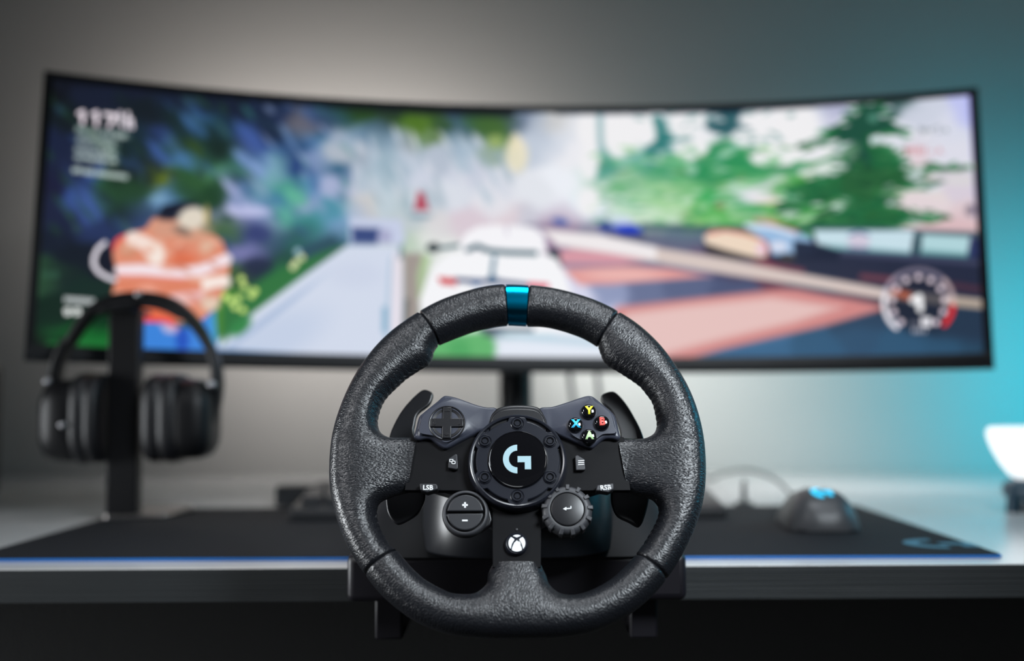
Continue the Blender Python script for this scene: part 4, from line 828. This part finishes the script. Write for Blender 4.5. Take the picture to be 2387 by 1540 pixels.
# hub ring
hc = W(1206.5, 1072.5, 0.0165)
pr = lambda r: r*PXM
hub = lathe('hub_ring', hc[0], hc[1], [(pr(112), 0.004), (pr(112), 0.0085), (pr(110), 0.0115), (pr(108), 0.0160), (pr(106.3), 0.0174), (pr(103.5), 0.0180), (pr(100.5), 0.0176), (pr(99.5), 0.0162), (pr(99), 0.0142), (pr(93), 0.0142), (pr(60), 0.0142)], M['ring'], n=128, smooth=40)
bm = bmesh.new()
outl = []
bolts = [(90+60*k) for k in range(6)]
for k in range(360):
    a = k; dd = min(abs((a-b+180) % 360-180) for b in bolts)
    r = 101.5 if dd < 10.5 else (101.5-(dd-10.5)/3.0*8.5 if dd < 13.5 else 93.0)
    outl.append((hc[0]+pr(r)*math.cos(math.radians(a)), hc[1]+pr(r)*math.sin(math.radians(a))))
inn = [(hc[0]+pr(65)*math.cos(math.radians(k)), hc[1]+pr(65)*math.sin(math.radians(k))) for k in range(360)]
def ring_prism(outl, inn, w0, w1):
    n = len(outl); V = [(x, y, w0) for x, y in outl]+[(x, y, w1) for x, y in outl]+[(x, y, w1) for x, y in inn]+[(x, y, w0) for x, y in inn]
    Fc = []
    for r in range(4):
        for k in range(n): Fc.append((r*n+k, r*n+(k+1) % n, ((r+1) % 4)*n+(k+1) % n, ((r+1) % 4)*n+k))
    return V, Fc
bm.free()
wobj('ring_face', ring_prism(outl, inn, 0.012, 0.0176), M['ring'], hub, bevel=0.0007, seg=2)
for k, (x, y) in enumerate([(1206, 986.5), (1130.5, 1028), (1282, 1028), (1130, 1112), (1282, 1112), (1206, 1156)]):
    c = W(x, y, 0.0180)
    b = lathe('bolt', c[0], c[1], [(pr(15.2), 0.0150), (pr(15.2), 0.0180), (pr(14.4), 0.0183), (pr(13.4), 0.0180), (pr(12.8), 0.0168), (pr(12.4), 0.0168), (pr(12.0), 0.0188), (pr(11), 0.0193), (pr(8.6), 0.0193), (pr(8.4), 0.0186)], M['ring'], hub, n=40, smooth=30)
    bm = bmesh.new()
    hexo = [(c[0]+pr(8.8)*math.cos(math.radians(60*j+10)), c[1]+pr(8.8)*math.sin(math.radians(60*j+10))) for j in range(6)]
    hexi = [(c[0]+pr(6.6)*math.cos(math.radians(60*j+10)), c[1]+pr(6.6)*math.sin(math.radians(60*j+10))) for j in range(6)]
    V, Fc = ring_prism(hexo, hexi, 0.0165, 0.0190); bm.free()
    V += [(x_, y_, 0.0172) for x_, y_ in hexi]; Fc.append(tuple(range(24, 30)))
    wobj('hex_socket', (V, Fc), M['gloss'], hub, smooth=0)
# centre cap
cc = W(1207, 1069.5, 0.0190)
cap = lathe('center_cap', cc[0], cc[1], [(pr(66), 0.012), (pr(66), 0.0178), (pr(65), 0.0190), (pr(63.6), 0.0193), (pr(62.4), 0.0189), (pr(61.5), 0.0189), (pr(58), 0.01905), (pr(40), 0.0191), (pr(20), 0.01915), (0.0001, 0.0192)], M['gloss'], n=128, smooth=50, label='glossy black cap with a silver emblem')
gc = W(1205.8, 1068.5, 0.0202)
bm = bmesh.new()
for poly in g_polys(40): flat_poly(bm, [(gc[0]+pr(31.6)*x, gc[1]+pr(32.8)*y) for x, y in poly], 0.0190, 0.0195)
wobj('emblem', bm, M['silver'], cap, smooth=0, label='silver emblem')

# small buttons
def iconbar(name, quad_list, w, m, parent):
    bm = bmesh.new()
    for qd in quad_list: flat_poly(bm, [tuple(W(x, y, w)) for x, y in qd], w-0.0002, w+0.0002)
    return wobj(name, bm, m, parent, smooth=0)
def line_quads(pts, t):
    out = []
    for (x0, y0), (x1, y1) in zip(pts, pts[1:]):
        L = math.hypot(x1-x0, y1-y0); ux, uy = (x1-x0)/L*t/2, (y1-y0)/L*t/2
        out.append([(x0-ux-uy, y0-uy+ux), (x0-ux+uy, y0-uy-ux), (x1+ux+uy, y1+uy-ux), (x1+ux-uy, y1+uy+ux)])
    return out
vb = plate('view_button', [(1045.5, 1068), (1060, 1058), (1066, 1058), (1068, 1091), (1064, 1094), (1044.5, 1090)], 0.007, 0.0110, M['button'], bevel=0.0006, label='small button with two overlapping rectangles')
iconbar('icon', line_quads([(1052.5, 1076), (1048.5, 1076), (1048.5, 1070.5), (1056, 1070.5), (1056, 1073)], 1.5)+line_quads([(1053.5, 1074.5), (1061, 1074.5), (1061, 1080.5), (1053.5, 1080.5), (1053.5, 1074.5)], 1.5), 0.0112, M['white'], vb)
mb = plate('menu_button', [(1340.5, 1062), (1346, 1059.5), (1362, 1069), (1365, 1092), (1362, 1095), (1342.5, 1095.5)], 0.007, 0.0110, M['dial'], bevel=0.0006, label='small button with three lines')
iconbar('icon', [[(1347.5, y0+0.5), (1362, y0-0.5), (1362, y0+1.2), (1347.5, y0+2.2)] for y0 in (1072.5, 1077, 1081.5)], 0.0112, M['white'], mb)
lsb = plate('stick_button', [(977.5, 1126), (1016, 1126.8), (1020, 1130), (1021, 1139.5), (996, 1147.5), (980, 1142)], 0.004, 0.0125, M['button'], bevel=0.0008, label='small button marked LSB')
c = W(998, 1136, 0.0127); text('lettering', 'LSB', c[0], c[1], 0.0126, pr(11.5), M['white'], lsb, bold=0.03, rot=-0.02)
rsb = plate('stick_button', [(1392, 1130), (1430, 1125.5), (1431, 1139), (1418, 1147), (1398, 1143.5), (1389, 1143)], 0.004, 0.0125, M['dial'], bevel=0.0008, label='small button marked RSB')
c = W(1412, 1136, 0.0127); text('lettering', 'RSB', c[0], c[1], 0.0126, pr(11.5), M['white'], rsb, bold=0.03, rot=0.07)

# plus / minus control
pc = W(1084.5, 1193, 0.0150)
pmount = plate('control_mount', [(1100, 1146), (1128, 1165), (1143, 1190), (1147, 1210), (1143, 1222), (1120, 1238), (1090, 1236), (1060, 1150)], 0.001, 0.0085, M['black'], bevel=0.001)
pm = lathe('rocker_ring', pc[0], pc[1], [(pr(46), 0.000), (pr(50.5), 0.006), (pr(51.5), 0.0105), (pr(50.0), 0.0130), (pr(47.5), 0.0140), (pr(45), 0.0142), (pr(43.2), 0.0138), (pr(42.6), 0.0105), (pr(41), 0.0105)], M['dial'], n=96, smooth=40)
def halfdisc(up, r=39.5, gap=2.5):
    a0 = math.asin(gap/r); pts = [(r*math.cos(a), r*math.sin(a)) for a in np.linspace(a0, math.pi-a0, 40)]
    return [(pc[0]+pr(x), pc[1]+pr(y if up else -y)) for x, y in pts]
for up, nm in ((True, 'plus'), (False, 'minus')):
    bm = bmesh.new(); flat_poly(bm, halfdisc(up), 0.007, 0.0145)
    hb = wobj('rocker_button', bm, M['button'], None, bevel=0.0012, seg=4, label='half-round button with a %s sign' % nm)
    if up: iconbar('plus_sign', [[(1077.5, 1174.6), (1090.5, 1174.6), (1090.5, 1178.6), (1077.5, 1178.6)], [(1082, 1170.1), (1086, 1170.1), (1086, 1183.1), (1082, 1183.1)]], 0.0147, M['white'], hb)
    else: iconbar('minus_sign', [[(1077.2, 1211), (1090.2, 1211), (1090.2, 1214.5), (1077.2, 1214.5)]], 0.0147, M['white'], hb)
# rotary dial
rc = W(1322.5, 1187, 0.0165)
rd = lathe('rotary_dial', rc[0], rc[1], [(pr(44), 0.000), (pr(52), 0.005), (pr(54.5), 0.0085), (pr(54.5), 0.0125), (pr(52.5), 0.0150), (pr(48), 0.0166), (pr(40), 0.0172), (pr(38), 0.0170), (pr(36.8), 0.0150), (pr(35.8), 0.0150)], M['dial'], n=96, smooth=40, label='grey ribbed rotary dial')
for k in range(13):
    a = math.radians(88+k*360/13); ca_, sa_ = math.cos(a), math.sin(a)
    bm = bmesh.new()
    pts = [(pr(44), -pr(3.8)), (pr(56.5), -pr(4.6)), (pr(56.5), pr(4.6)), (pr(44), pr(3.8))]
    lo = [(rc[0]+x*ca_-y*sa_, rc[1]+x*sa_+y*ca_) for x, y in pts]
    n0 = [bm.verts.new((x, y, 0.006)) for x, y in lo]; hs = (0.0180, 0.0166, 0.0166, 0.0180)
    n1 = [bm.verts.new((x, y, h)) for (x, y), h in zip(lo, hs)]
    bm.faces.new(n1); bm.faces.new(n0[::-1])
    for j in range(4): bm.faces.new((n0[j], n0[(j+1) % 4], n1[(j+1) % 4], n1[j]))
    wobj('grip_rib', bm, M['dial'], rd, bevel=0.0004, seg=2)
db = lathe('enter_button', rc[0], rc[1], [(pr(36.2), 0.012), (pr(36.2), 0.0166), (pr(35.2), 0.0173), (pr(33), 0.0175), (0.0001, 0.0175)], M['black'], rd, n=96, smooth=40)
iconbar('return_arrow', [[(1312.2, 1185.6), (1320.5, 1181.2), (1320, 1189.2)]]+line_quads([(1319, 1185.4), (1331, 1184.4), (1330.8, 1180.2)], 2.3), 0.0178, M['white'], rd)
# guide button
gb = W(1203.5, 1266, 0.0105)
guide = lathe('guide_button', gb[0], gb[1], [(pr(26), 0.006), (pr(25.5), 0.0080), (pr(23.5), 0.0102), (pr(21.5), 0.0110), (pr(20), 0.0108), (pr(19.2), 0.0098), (pr(18.8), 0.0100), (pr(17), 0.0106), (0.0001, 0.0112)], M['ring'], n=72, smooth=50, label='round chrome-rimmed button with a white cross emblem')
gx, gy = W(1204.8, 1265.3, 0.0115); rr_ = pr(18.2)
bm = bmesh.new()
def ep(pts): flat_poly(bm, [(gx+x*rr_, gy+y*rr_) for x, y in pts], 0.0096, 0.01155)
arcp = lambda a0, a1, n=12: [(math.cos(math.radians(a)), math.sin(math.radians(a))) for a in np.linspace(a0, a1, n)]
ep(arcp(62, 118)+[(-0.30, 0.80), (0, 0.68), (0.30, 0.80)])
ep(arcp(133, 222)+[(-0.70, -0.52), (-0.58, -0.05), (-0.28, 0.42), (-0.42, 0.58)])
ep([(x, y) for x, y in [(-a, b) for a, b in (arcp(133, 222)+[(-0.70, -0.52), (-0.58, -0.05), (-0.28, 0.42), (-0.42, 0.58)])]][::-1])
ep(arcp(233, 307)+[(0.56, -0.52), (0.32, 0.02), (0, 0.34), (-0.32, 0.02), (-0.56, -0.52)])
wobj('cross_emblem', bm, M['white'], guide, smooth=0, label='white cross emblem')
lc = W(1204.6, 1233.7, 0.0075); lathe('indicator_dot', lc[0], lc[1], [(pr(2.9), 0.006), (pr(2.9), 0.0076), (pr(2), 0.0079), (0.0001, 0.0080)], M['dial'], n=16)

# paddles
LPAD = [(984, 908), (962, 926), (937, 955), (917, 990), (906, 1022), (899, 1070), (896, 1120), (899, 1165), (903, 1192), (914, 1212), (927, 1221), (945, 1215), (972, 1198), (985, 1178), (992, 1150), (985, 1080), (966, 1010), (967, 990), (974, 964), (999, 944), (1007, 930), (1009, 917), (999, 909)]
RPAD = [(1429, 911), (1445, 922), (1463.7, 945.5), (1482, 976.7), (1495, 1003), (1503, 1030), (1511, 1080), (1515, 1130), (1513, 1166), (1503, 1205), (1494, 1223), (1485, 1227), (1467, 1217), (1440, 1203), (1428, 1181), (1424, 1150), (1430, 1080), (1446, 1020), (1440, 988), (1425, 958), (1408, 942), (1401, 927), (1407.6, 916)]
plate('shift_paddle', LPAD, -0.034, -0.030, M['black'], bevel=0.0012, smooth_n=3, label='left black shift paddle')
plate('shift_paddle', RPAD, -0.034, -0.030, M['black'], bevel=0.0012, smooth_n=3, label='right black shift paddle')
lathe('steering_shaft', hc[0], hc[1], [(0.040, 0.002), (0.042, -0.020), (0.036, -0.030), (0.034, -0.085)], M['black'], n=48)
plate('paddle_carrier', [(975, 1000), (1438, 1000), (1430, 1130), (1360, 1150), (1050, 1150), (985, 1130)], -0.040, -0.022, M['black'], bevel=0.003)

# housing
cxh = HO[0]
rings = []
for z, hx, y0, y1, e in ((0.7713, 0.0765, 0.764, 0.96, 3.0), (0.773, 0.0775, 0.763, 0.96, 3.0), (0.80, 0.0770, 0.766, 0.96, 3.0), (0.8450, 0.0745, 0.778, 0.96, 3.0), (0.862, 0.0715, 0.790, 0.95, 3.0), (0.872, 0.0660, 0.815, 0.94, 3.0), (0.877, 0.0560, 0.828, 0.93, 3.0)):
    rings.append([tuple(np.array(p)-RL) for p in superell(cxh, (y0+y1)/2, z, hx, (y1-y0)/2, e, 96)])
obj('motor_housing', loft(rings), M['housing'], rw, smooth=60)
rings = []
for z, hx, y0, y1, e in ((0.7660, 0.1225, 0.797, 1.0, 7.0), (0.7675, 0.1235, 0.796, 1.0, 7.0), (0.780, 0.1225, 0.808, 1.0, 7.0), (0.795, 0.1200, 0.826, 1.0, 6.0), (0.810, 0.1150, 0.846, 0.99, 5.0), (0.822, 0.1050, 0.865, 0.98, 4.0), (0.828, 0.0900, 0.88, 0.97, 4.0)):
    rings.append([tuple(np.array(p)-RL) for p in superell(cxh, (y0+y1)/2, z, hx, (y1-y0)/2, e, 96)])
obj('base_shell', loft(rings), M['shell'], rw, smooth=60)
def rbox(x0, x1, y0, y1, z0, z1): return boxbm(x0-RL[0], x1-RL[0], y0-RL[1], y1-RL[1], z0-RL[2], z1-RL[2])
xl, xr = atY(807, 1340, 0.80)[0], atY(1602, 1340, 0.80)[0]
zt, zb = atY(1206, 1290, 0.80)[2], atY(1206, 1403, 0.80)[2]
obj('base_front', rbox(xl, xr, 0.800, 0.8560, zb, zt), M['housing2'], rw, bevel=0.006, seg=4)
obj('base_body', rbox(xl+0.004, xr-0.004, 0.84, 1.02, DZ+0.0035, zt-0.001), M['housing2'], rw, bevel=0.004)
for x0, x1 in ((876, 940), (1467, 1531)):
    a = atY(x0, 1440, 0.835)[0]; b = atY(x1, 1440, 0.835)[0]
    cl = obj('clamp', rbox(a, b, 0.830, 0.856, atY(1206, 1486, 0.835)[2], zb+0.001), M['housing2'], rw, bevel=0.002)
    obj('clamp_jaw', rbox(a, b, 0.835, 0.90, atY(1206, 1486, 0.835)[2], atY(1206, 1486, 0.835)[2]+0.010), M['housing2'], rw, bevel=0.002)

# ------------------------------------------------------------------ headphones and their stand
SY = 1.193
sp = onZ(290, 1201, MZ)
stx = atY(292, 950, SY)[0]
stand = thing('headphone_stand', (stx, SY, MZ), 'black upright headphone stand with a flat glossy base on the left of the mat', 'headphone stand')
ztop = atY(292, 719, SY)[2]-MZ
obj('post', boxbm(-0.018, 0.018, -0.009, 0.009, 0.004, ztop), M['hp'], stand, bevel=0.002)
obj('base', prism_xy(rrect(-0.020, 0.054, -0.012, 0.09, 0.006), 0.0, 0.005), M['standbase'], stand, bevel=0.001)
obj('cradle', boxbm(-0.018, 0.018, -0.034, 0.034, ztop-0.006, ztop), M['hp'], stand, bevel=0.003)

hpt = thing('headphones', tuple(atY(310, 1075, SY)), 'black over-ear headphones hanging from the upright stand left of the wheel', 'headphones')
HL = np.array(hpt.location)
def hp(px, py, y=0.0):
    p = atY(px, py, SY); return (p[0]-HL[0], p[1]-HL[1]+y, p[2]-HL[2])
def band(name, path, thick, depth, m, parent, yoff=0.0, n=8):
    """rounded strap following a path in the x-z plane"""
    c = spline([np.array(hp(x, y)) for x, y in path], n); rings = []
    for i, p in enumerate(c):
        t = c[min(i+1, len(c)-1)]-c[max(i-1, 0)]; t[1] = 0; t = t/np.linalg.norm(t); nr = np.array([-t[2], 0, t[0]])
        th = np.interp(i/(len(c)-1), np.linspace(0, 1, len(thick)), thick); dp_ = np.interp(i/(len(c)-1), np.linspace(0, 1, len(depth)), depth)
        rings.append([tuple(p+nr*a+np.array([0, b+yoff, 0])) for a, b in [(th/2*math.copysign(abs(math.cos(u))**0.6, math.cos(u)), dp_/2*math.copysign(abs(math.sin(u))**0.6, math.sin(u))) for u in np.linspace(0, 2*math.pi, 16, endpoint=False)]])
    return obj(name, loft(rings), m, parent, smooth=60)
band('headband', [(163, 800), (190, 758), (228, 718), (275, 698), (335, 692), (388, 702), (432, 730), (468, 772), (490, 812)], [0.010, 0.013, 0.014, 0.012, 0.015, 0.013, 0.010], [0.022, 0.03, 0.034, 0.03, 0.022], M['hp'], hpt)
band('headband_pad', [(235, 730), (285, 712), (335, 707), (385, 714), (425, 738)], [0.008, 0.013, 0.010, 0.013, 0.008], [0.03, 0.034, 0.03], M['cushion'], hpt)
band('yoke', [(160, 790), (140, 835), (128, 880), (122, 930), (128, 985)], [0.012, 0.014, 0.013, 0.012, 0.008], [0.022, 0.026, 0.02], M['hp'], hpt)
band('yoke', [(488, 805), (502, 845), (507, 890), (505, 930), (498, 985)], [0.010, 0.012, 0.013, 0.012, 0.008], [0.022, 0.026, 0.02], M['hp'], hpt)
def cup(px_list, cy_top, cy_bot, m, name, parent, dy=0.04, tilt=0.0):
    """px_list: (pixel x, scale); oval discs stacked along x"""
    rings = []
    for x, s in px_list:
        ct = hp(x, (cy_top+cy_bot)/2+tilt*(x-px_list[0][0])); hh = (cy_bot-cy_top)/2*SY/F
        rings.append([(ct[0], ct[1]+dy*s*math.copysign(abs(math.cos(u))**0.65, math.cos(u)), ct[2]+hh*s*math.copysign(abs(math.sin(u))**0.6, math.sin(u))) for u in np.linspace(0, 2*math.pi, 48, endpoint=False)])
    return obj(name, loft(rings), m, parent, smooth=50)
lc_ = cup([(110, 0.50), (115, 0.72), (126, 0.88), (150, 0.95), (178, 0.97), (188, 0.94)], 880, 1078, M['hp'], 'ear_cup', hpt)
cup([(188, 0.90), (196, 0.99), (208, 1.02), (220, 0.98), (224, 0.94), (230, 0.99), (240, 1.0), (249, 0.96), (253, 0.86), (250, 0.62)], 870, 1078, M['cushion'], 'ear_cushion', hpt)
cup([(504, 0.50), (499, 0.72), (488, 0.88), (468, 0.95), (440, 0.97), (432, 0.94)], 880, 1072, M['hp'], 'ear_cup', hpt)
cup([(432, 0.90), (426, 0.98), (410, 1.01), (396, 0.98), (392, 0.94), (384, 0.99), (370, 1.0), (356, 0.94), (352, 0.84), (357, 0.62)], 872, 1076, M['cushion'], 'ear_cushion', hpt)
for x, y, r in ((127, 889, 0.0045), (503, 897, 0.0055), (180, 988, 0.004), (336, 689, 0.0045)):
    p = hp(x, y, -0.018 if x != 180 else -0.040)
    bm = bmesh.new(); bmesh.ops.create_uvsphere(bm, u_segments=16, v_segments=10, radius=r, matrix=Matrix.Translation(p))
    obj('hinge_cap', bm, M['chrome'], hpt, label='small shiny metal cap')

# ------------------------------------------------------------------ keyboard
kbw, kbd = 0.492, 0.142
kb = thing('keyboard', (-0.010, 1.158, MZ), 'black keyboard half hidden behind the steering wheel on the mat', 'keyboard', math.radians(0.6))
V = []
sect = [(0.0, 0.0), (0.0, 0.010), (0.006, 0.013), (0.135, 0.026), (kbd, 0.024), (kbd, 0.002)]
rings = [[(x, y, z) for y, z in sect] for x in (-kbw/2, kbw/2)]
obj('case', loft(rings), M['kb'], kb, bevel=0.002)
slope = math.atan2(0.013, 0.129)
kmesh = None
for r in range(5):
    y0 = 0.024+r*0.0205; z0 = 0.0135+(y0-0.006)*math.tan(slope)
    x = -kbw/2+0.010; row = [1.25, 1.25, 1.25, 5.75, 1.25, 1.25, 2.0] if r == 0 else [1.0]*14
    for wk in row+[-0.4]+[1.0]*3+[-0.4]+[1.0]*4:
        if wk < 0: x += 0.0208*-wk; continue
        if x+wk*0.0208 > kbw/2-0.004: break
        if True:
            key = 'k%.2f' % wk
            if key not in M:
                bm = bmesh.new(); ww = wk*0.0208-0.0018
                a = [(0, 0, 0), (ww, 0, 0), (ww, 0.017, 0), (0, 0.017, 0)]; b = [(0.0015, 0.001, 0.009), (ww-0.0015, 0.001, 0.009), (ww-0.0015, 0.0145, 0.0095), (0.0015, 0.0145, 0.0095)]
                va = [bm.verts.new(p) for p in a]; vb_ = [bm.verts.new(p) for p in b]
                bm.faces.new(va[::-1]); bm.faces.new(vb_)
                for j in range(4): bm.faces.new((va[j], va[(j+1) % 4], vb_[(j+1) % 4], vb_[j]))
                o = obj('keycap', bm, M['key'], kb, (x, y0, z0), (slope, 0, 0)); M[key] = o
            else:
                o = M[key].copy(); COL.objects.link(o); o.parent = kb; o.location = (x, y0, z0)
        x += wk*0.0208

bxp = atY(641, 1150, 1.325)
sb = thing('small_box', (bxp[0]+0.030, 1.345, DZ), 'small black box on the desk behind the left end of the keyboard', 'box')
obj('body', boxbm(-0.030, 0.030, -0.022, 0.022, 0.001, 0.024), M['kb'], sb, bevel=0.003)
obj('lid', boxbm(-0.029, 0.029, -0.021, 0.021, 0.024, 0.027), M['key'], sb, bevel=0.001)

# ------------------------------------------------------------------ mouse
mc = onZ(1943, 1243, MZ)
ms_ = thing('computer_mouse', (mc[0], mc[1]+0.062, MZ), 'dark grey mouse with a glowing cyan emblem on the right side of the mat', 'mouse', math.radians(-4))
def mouse_surf(u, v):
    """u in [-1,1] along length (front +), v angle 0..pi over the top"""
    y = 0.061*u
    hw = 0.0350*(1-abs(u)**4.5)**0.40*(1-0.08*math.sin((u+0.4)*2.4))
    hz = 0.0375*(1-abs(u)**3.4)**0.5*(1.0-0.16*(u+0.3)**2-0.10*u)
    c, s = math.cos(v), math.sin(v)
    h = abs(s)**0.80
    return (hw*math.copysign(abs(c)**0.50, c)*(1.06-0.22*h), y, 0.0015+hz*h)
us = [-math.cos(math.pi*k/40) for k in range(41)]
rings = [[mouse_surf(max(-0.9995, min(0.9995, u)), math.pi*j/32) for j in range(33)] for u in us]
V, Fc = loft(rings)
obj('shell', (V, Fc), M['mouse'], ms_, smooth=60)
obj('skid_base', prism_xy(spline([(-0.030, -0.052), (0, -0.058), (0.030, -0.052), (0.033, 0), (0.028, 0.05), (0, 0.058), (-0.028, 0.05), (-0.033, 0)], 5, True), 0.0, 0.003), M['black'], ms_)
bm = bmesh.new(); bmesh.ops.create_cone(bm, cap_ends=True, segments=24, radius1=0.010, radius2=0.010, depth=0.007, matrix=Matrix.Translation((0, 0.035, 0.026)) @ Matrix.Rotation(math.pi/2, 4, 'Y'))
obj('scroll_wheel', bm, M['black'], ms_, bevel=0.001)
def on_mouse(x, u):
    lo, hi = 0.0, math.pi
    for _ in range(30):
        mid = (lo+hi)/2
        if mouse_surf(u, mid)[0] > x: lo = mid
        else: hi = mid
    return mouse_surf(u, (lo+hi)/2)
bm = bmesh.new()
for poly in g_polys(16):
    top = []; 
    for x, y in poly:
        p = on_mouse(0.0105*x, -0.53+0.19*y); top.append((p[0], p[1]-0.0003, p[2]+0.0009))
    vt = [bm.verts.new(p) for p in top]; vb_ = [bm.verts.new((p[0], p[1]+0.0003, p[2]-0.0014)) for p in top]
    n = len(vt); bm.faces.new(vt); bm.faces.new(vb_[::-1])
    for k in range(n): bm.faces.new((vt[k], vt[(k+1) % n], vb_[(k+1) % n], vb_[k]))
obj('glowing_emblem', bm, M['mouseled'], ms_, smooth=0, label='glowing cyan emblem')
bm = bmesh.new()
mx, my = mc[0], mc[1]
cp_ = [(mx+0.002, my+0.120, 0.766), (0.338, 1.24, 0.761), (0.351, 1.38, 0.7735), (0.345, 1.45, 0.780), (0.331, 1.50, 0.781), (0.320, 1.60, 0.768), (0.315, 1.66, 0.756), (0.312, 1.74, 0.7525)]
tube(bm, spline(cp_, 8), 0.0021, 8)
tag(obj('mouse_cable', bm, M['cable'], None), 'thin dark cable arching up behind the mouse toward the wall', 'cable')
bp_ = onZ(1743, 1181, DZ)
bun = thing('cable_holder', (bp_[0], bp_[1]+0.02, DZ), 'small upright cable holder on the desk behind the mat, left of the mouse', 'cable holder')
obj('foot', prism_xy([(0.012*math.cos(a), 0.012*math.sin(a)) for a in np.linspace(0, 2*math.pi, 24, endpoint=False)], 0.0, 0.004), M['cable'], bun, bevel=0.0006)
bm = bmesh.new(); tube(bm, [(0, 0, 0.003), (0, 0, 0.024), (0.001, 0, 0.032)], [0.004, 0.0028, 0.0022], 10)
obj('stem', bm, M['cable'], bun)

# cables hanging behind the screen
for xs, lab in (((1328, 1336, 1352), 'grey cable hanging below the screen, just right of its stand column'), ((1392, 1398, 1404), 'grey cable hanging below the screen, farther right of its stand column')):
    bm = bmesh.new(); pts = [atY(xs[0]-6, 800, 1.62), atY(xs[0], 872, 1.64), atY(xs[1], 930, 1.66), atY(xs[2], 1000, 1.70), atY(xs[2]+10, 1080, 1.74), (atY(xs[2]+20, 1100, 1.76)[0], 1.78, DZ+0.004)]
    tube(bm, spline(pts, 8), 0.004, 8)
    tag(obj('cable', bm, M['cable'], None), lab, 'cable', 'cables hanging below the screen')

# ------------------------------------------------------------------ lamp at the right edge
lp = onZ(2345, 1205, DZ)
lamp = thing('desk_lamp', (lp[0]+0.065, lp[1]+0.06, DZ), 'glowing white round lamp on a dark teal base, cut by the right frame edge', 'lamp')
LB = np.array([lp[0]+0.065, lp[1]+0.06, DZ])
lcx = 0.0
yL = LB[1]
zlo = atY(2370, 1118, yL)[2]-DZ; zhi = atY(2330, 996, yL)[2]-DZ
xedge = atY(2308, 1020, yL)[0]-LB[0]
Rl = -xedge
prof = [(Rl*0.40, zlo), (Rl*0.55, zlo+0.006), (Rl*0.74, zlo+0.020), (Rl*0.90, zlo+0.037), (Rl*0.985, zlo+0.050), (Rl, zhi-0.006), (Rl*0.97, zhi-0.002), (Rl*0.93, zhi)]
rings = [[(r*math.cos(a), r*math.sin(a), z) for a in np.linspace(0, 2*math.pi, 64, endpoint=False)] for r, z in prof]
obj('lamp_shade', loft(rings), M['lampshade'], lamp, smooth=60, label='glowing white bowl-shaped shade')
zc = zlo
rings = [[(r*math.cos(a), r*math.sin(a), z) for a in np.linspace(0, 2*math.pi, 48, endpoint=False)] for r, z in ((Rl*0.66, zc-0.020), (Rl*0.70, zc-0.016), (Rl*0.70, zc-0.008), (Rl*0.62, zc-0.002), (Rl*0.42, zc+0.001))]
obj('collar', loft(rings), M['lampbase'], lamp, smooth=50)
for k in range(3):
    a = math.radians(200+120*k)
    bm = bmesh.new(); r0, r1 = Rl*0.60, Rl*0.68
    tube(bm, [(r0*math.cos(a), r0*math.sin(a), zc-0.014), (r1*math.cos(a), r1*math.sin(a), 0.016), (r1*math.cos(a), r1*math.sin(a), 0.0)], [0.009, 0.007, 0.009], 12)
    obj('leg', bm, M['lampbase'], lamp)

# ------------------------------------------------------------------ loudspeaker at the left edge
a = atY(9, 1000, 1.46)
spk = thing('loudspeaker', (a[0]-0.075, 1.38, DZ), 'black loudspeaker cabinet at the far left, almost wholly outside the frame', 'loudspeaker')
zt_ = atY(4, 838, 1.30)[2]-DZ
obj('cabinet', boxbm(-0.075, 0.075, -0.08, 0.08, 0.006, zt_), M['hp'], spk, bevel=0.012, seg=5)
obj('grille', boxbm(-0.062, 0.062, -0.086, -0.078, 0.02, zt_-0.014), M['mat'], spk, bevel=0.003)
for x in (-0.055, 0.055):
    for y in (-0.06, 0.06): obj('rubber_foot', boxbm(x-0.01, x+0.01, y-0.01, y+0.01, 0, 0.007), M['black'], spk)
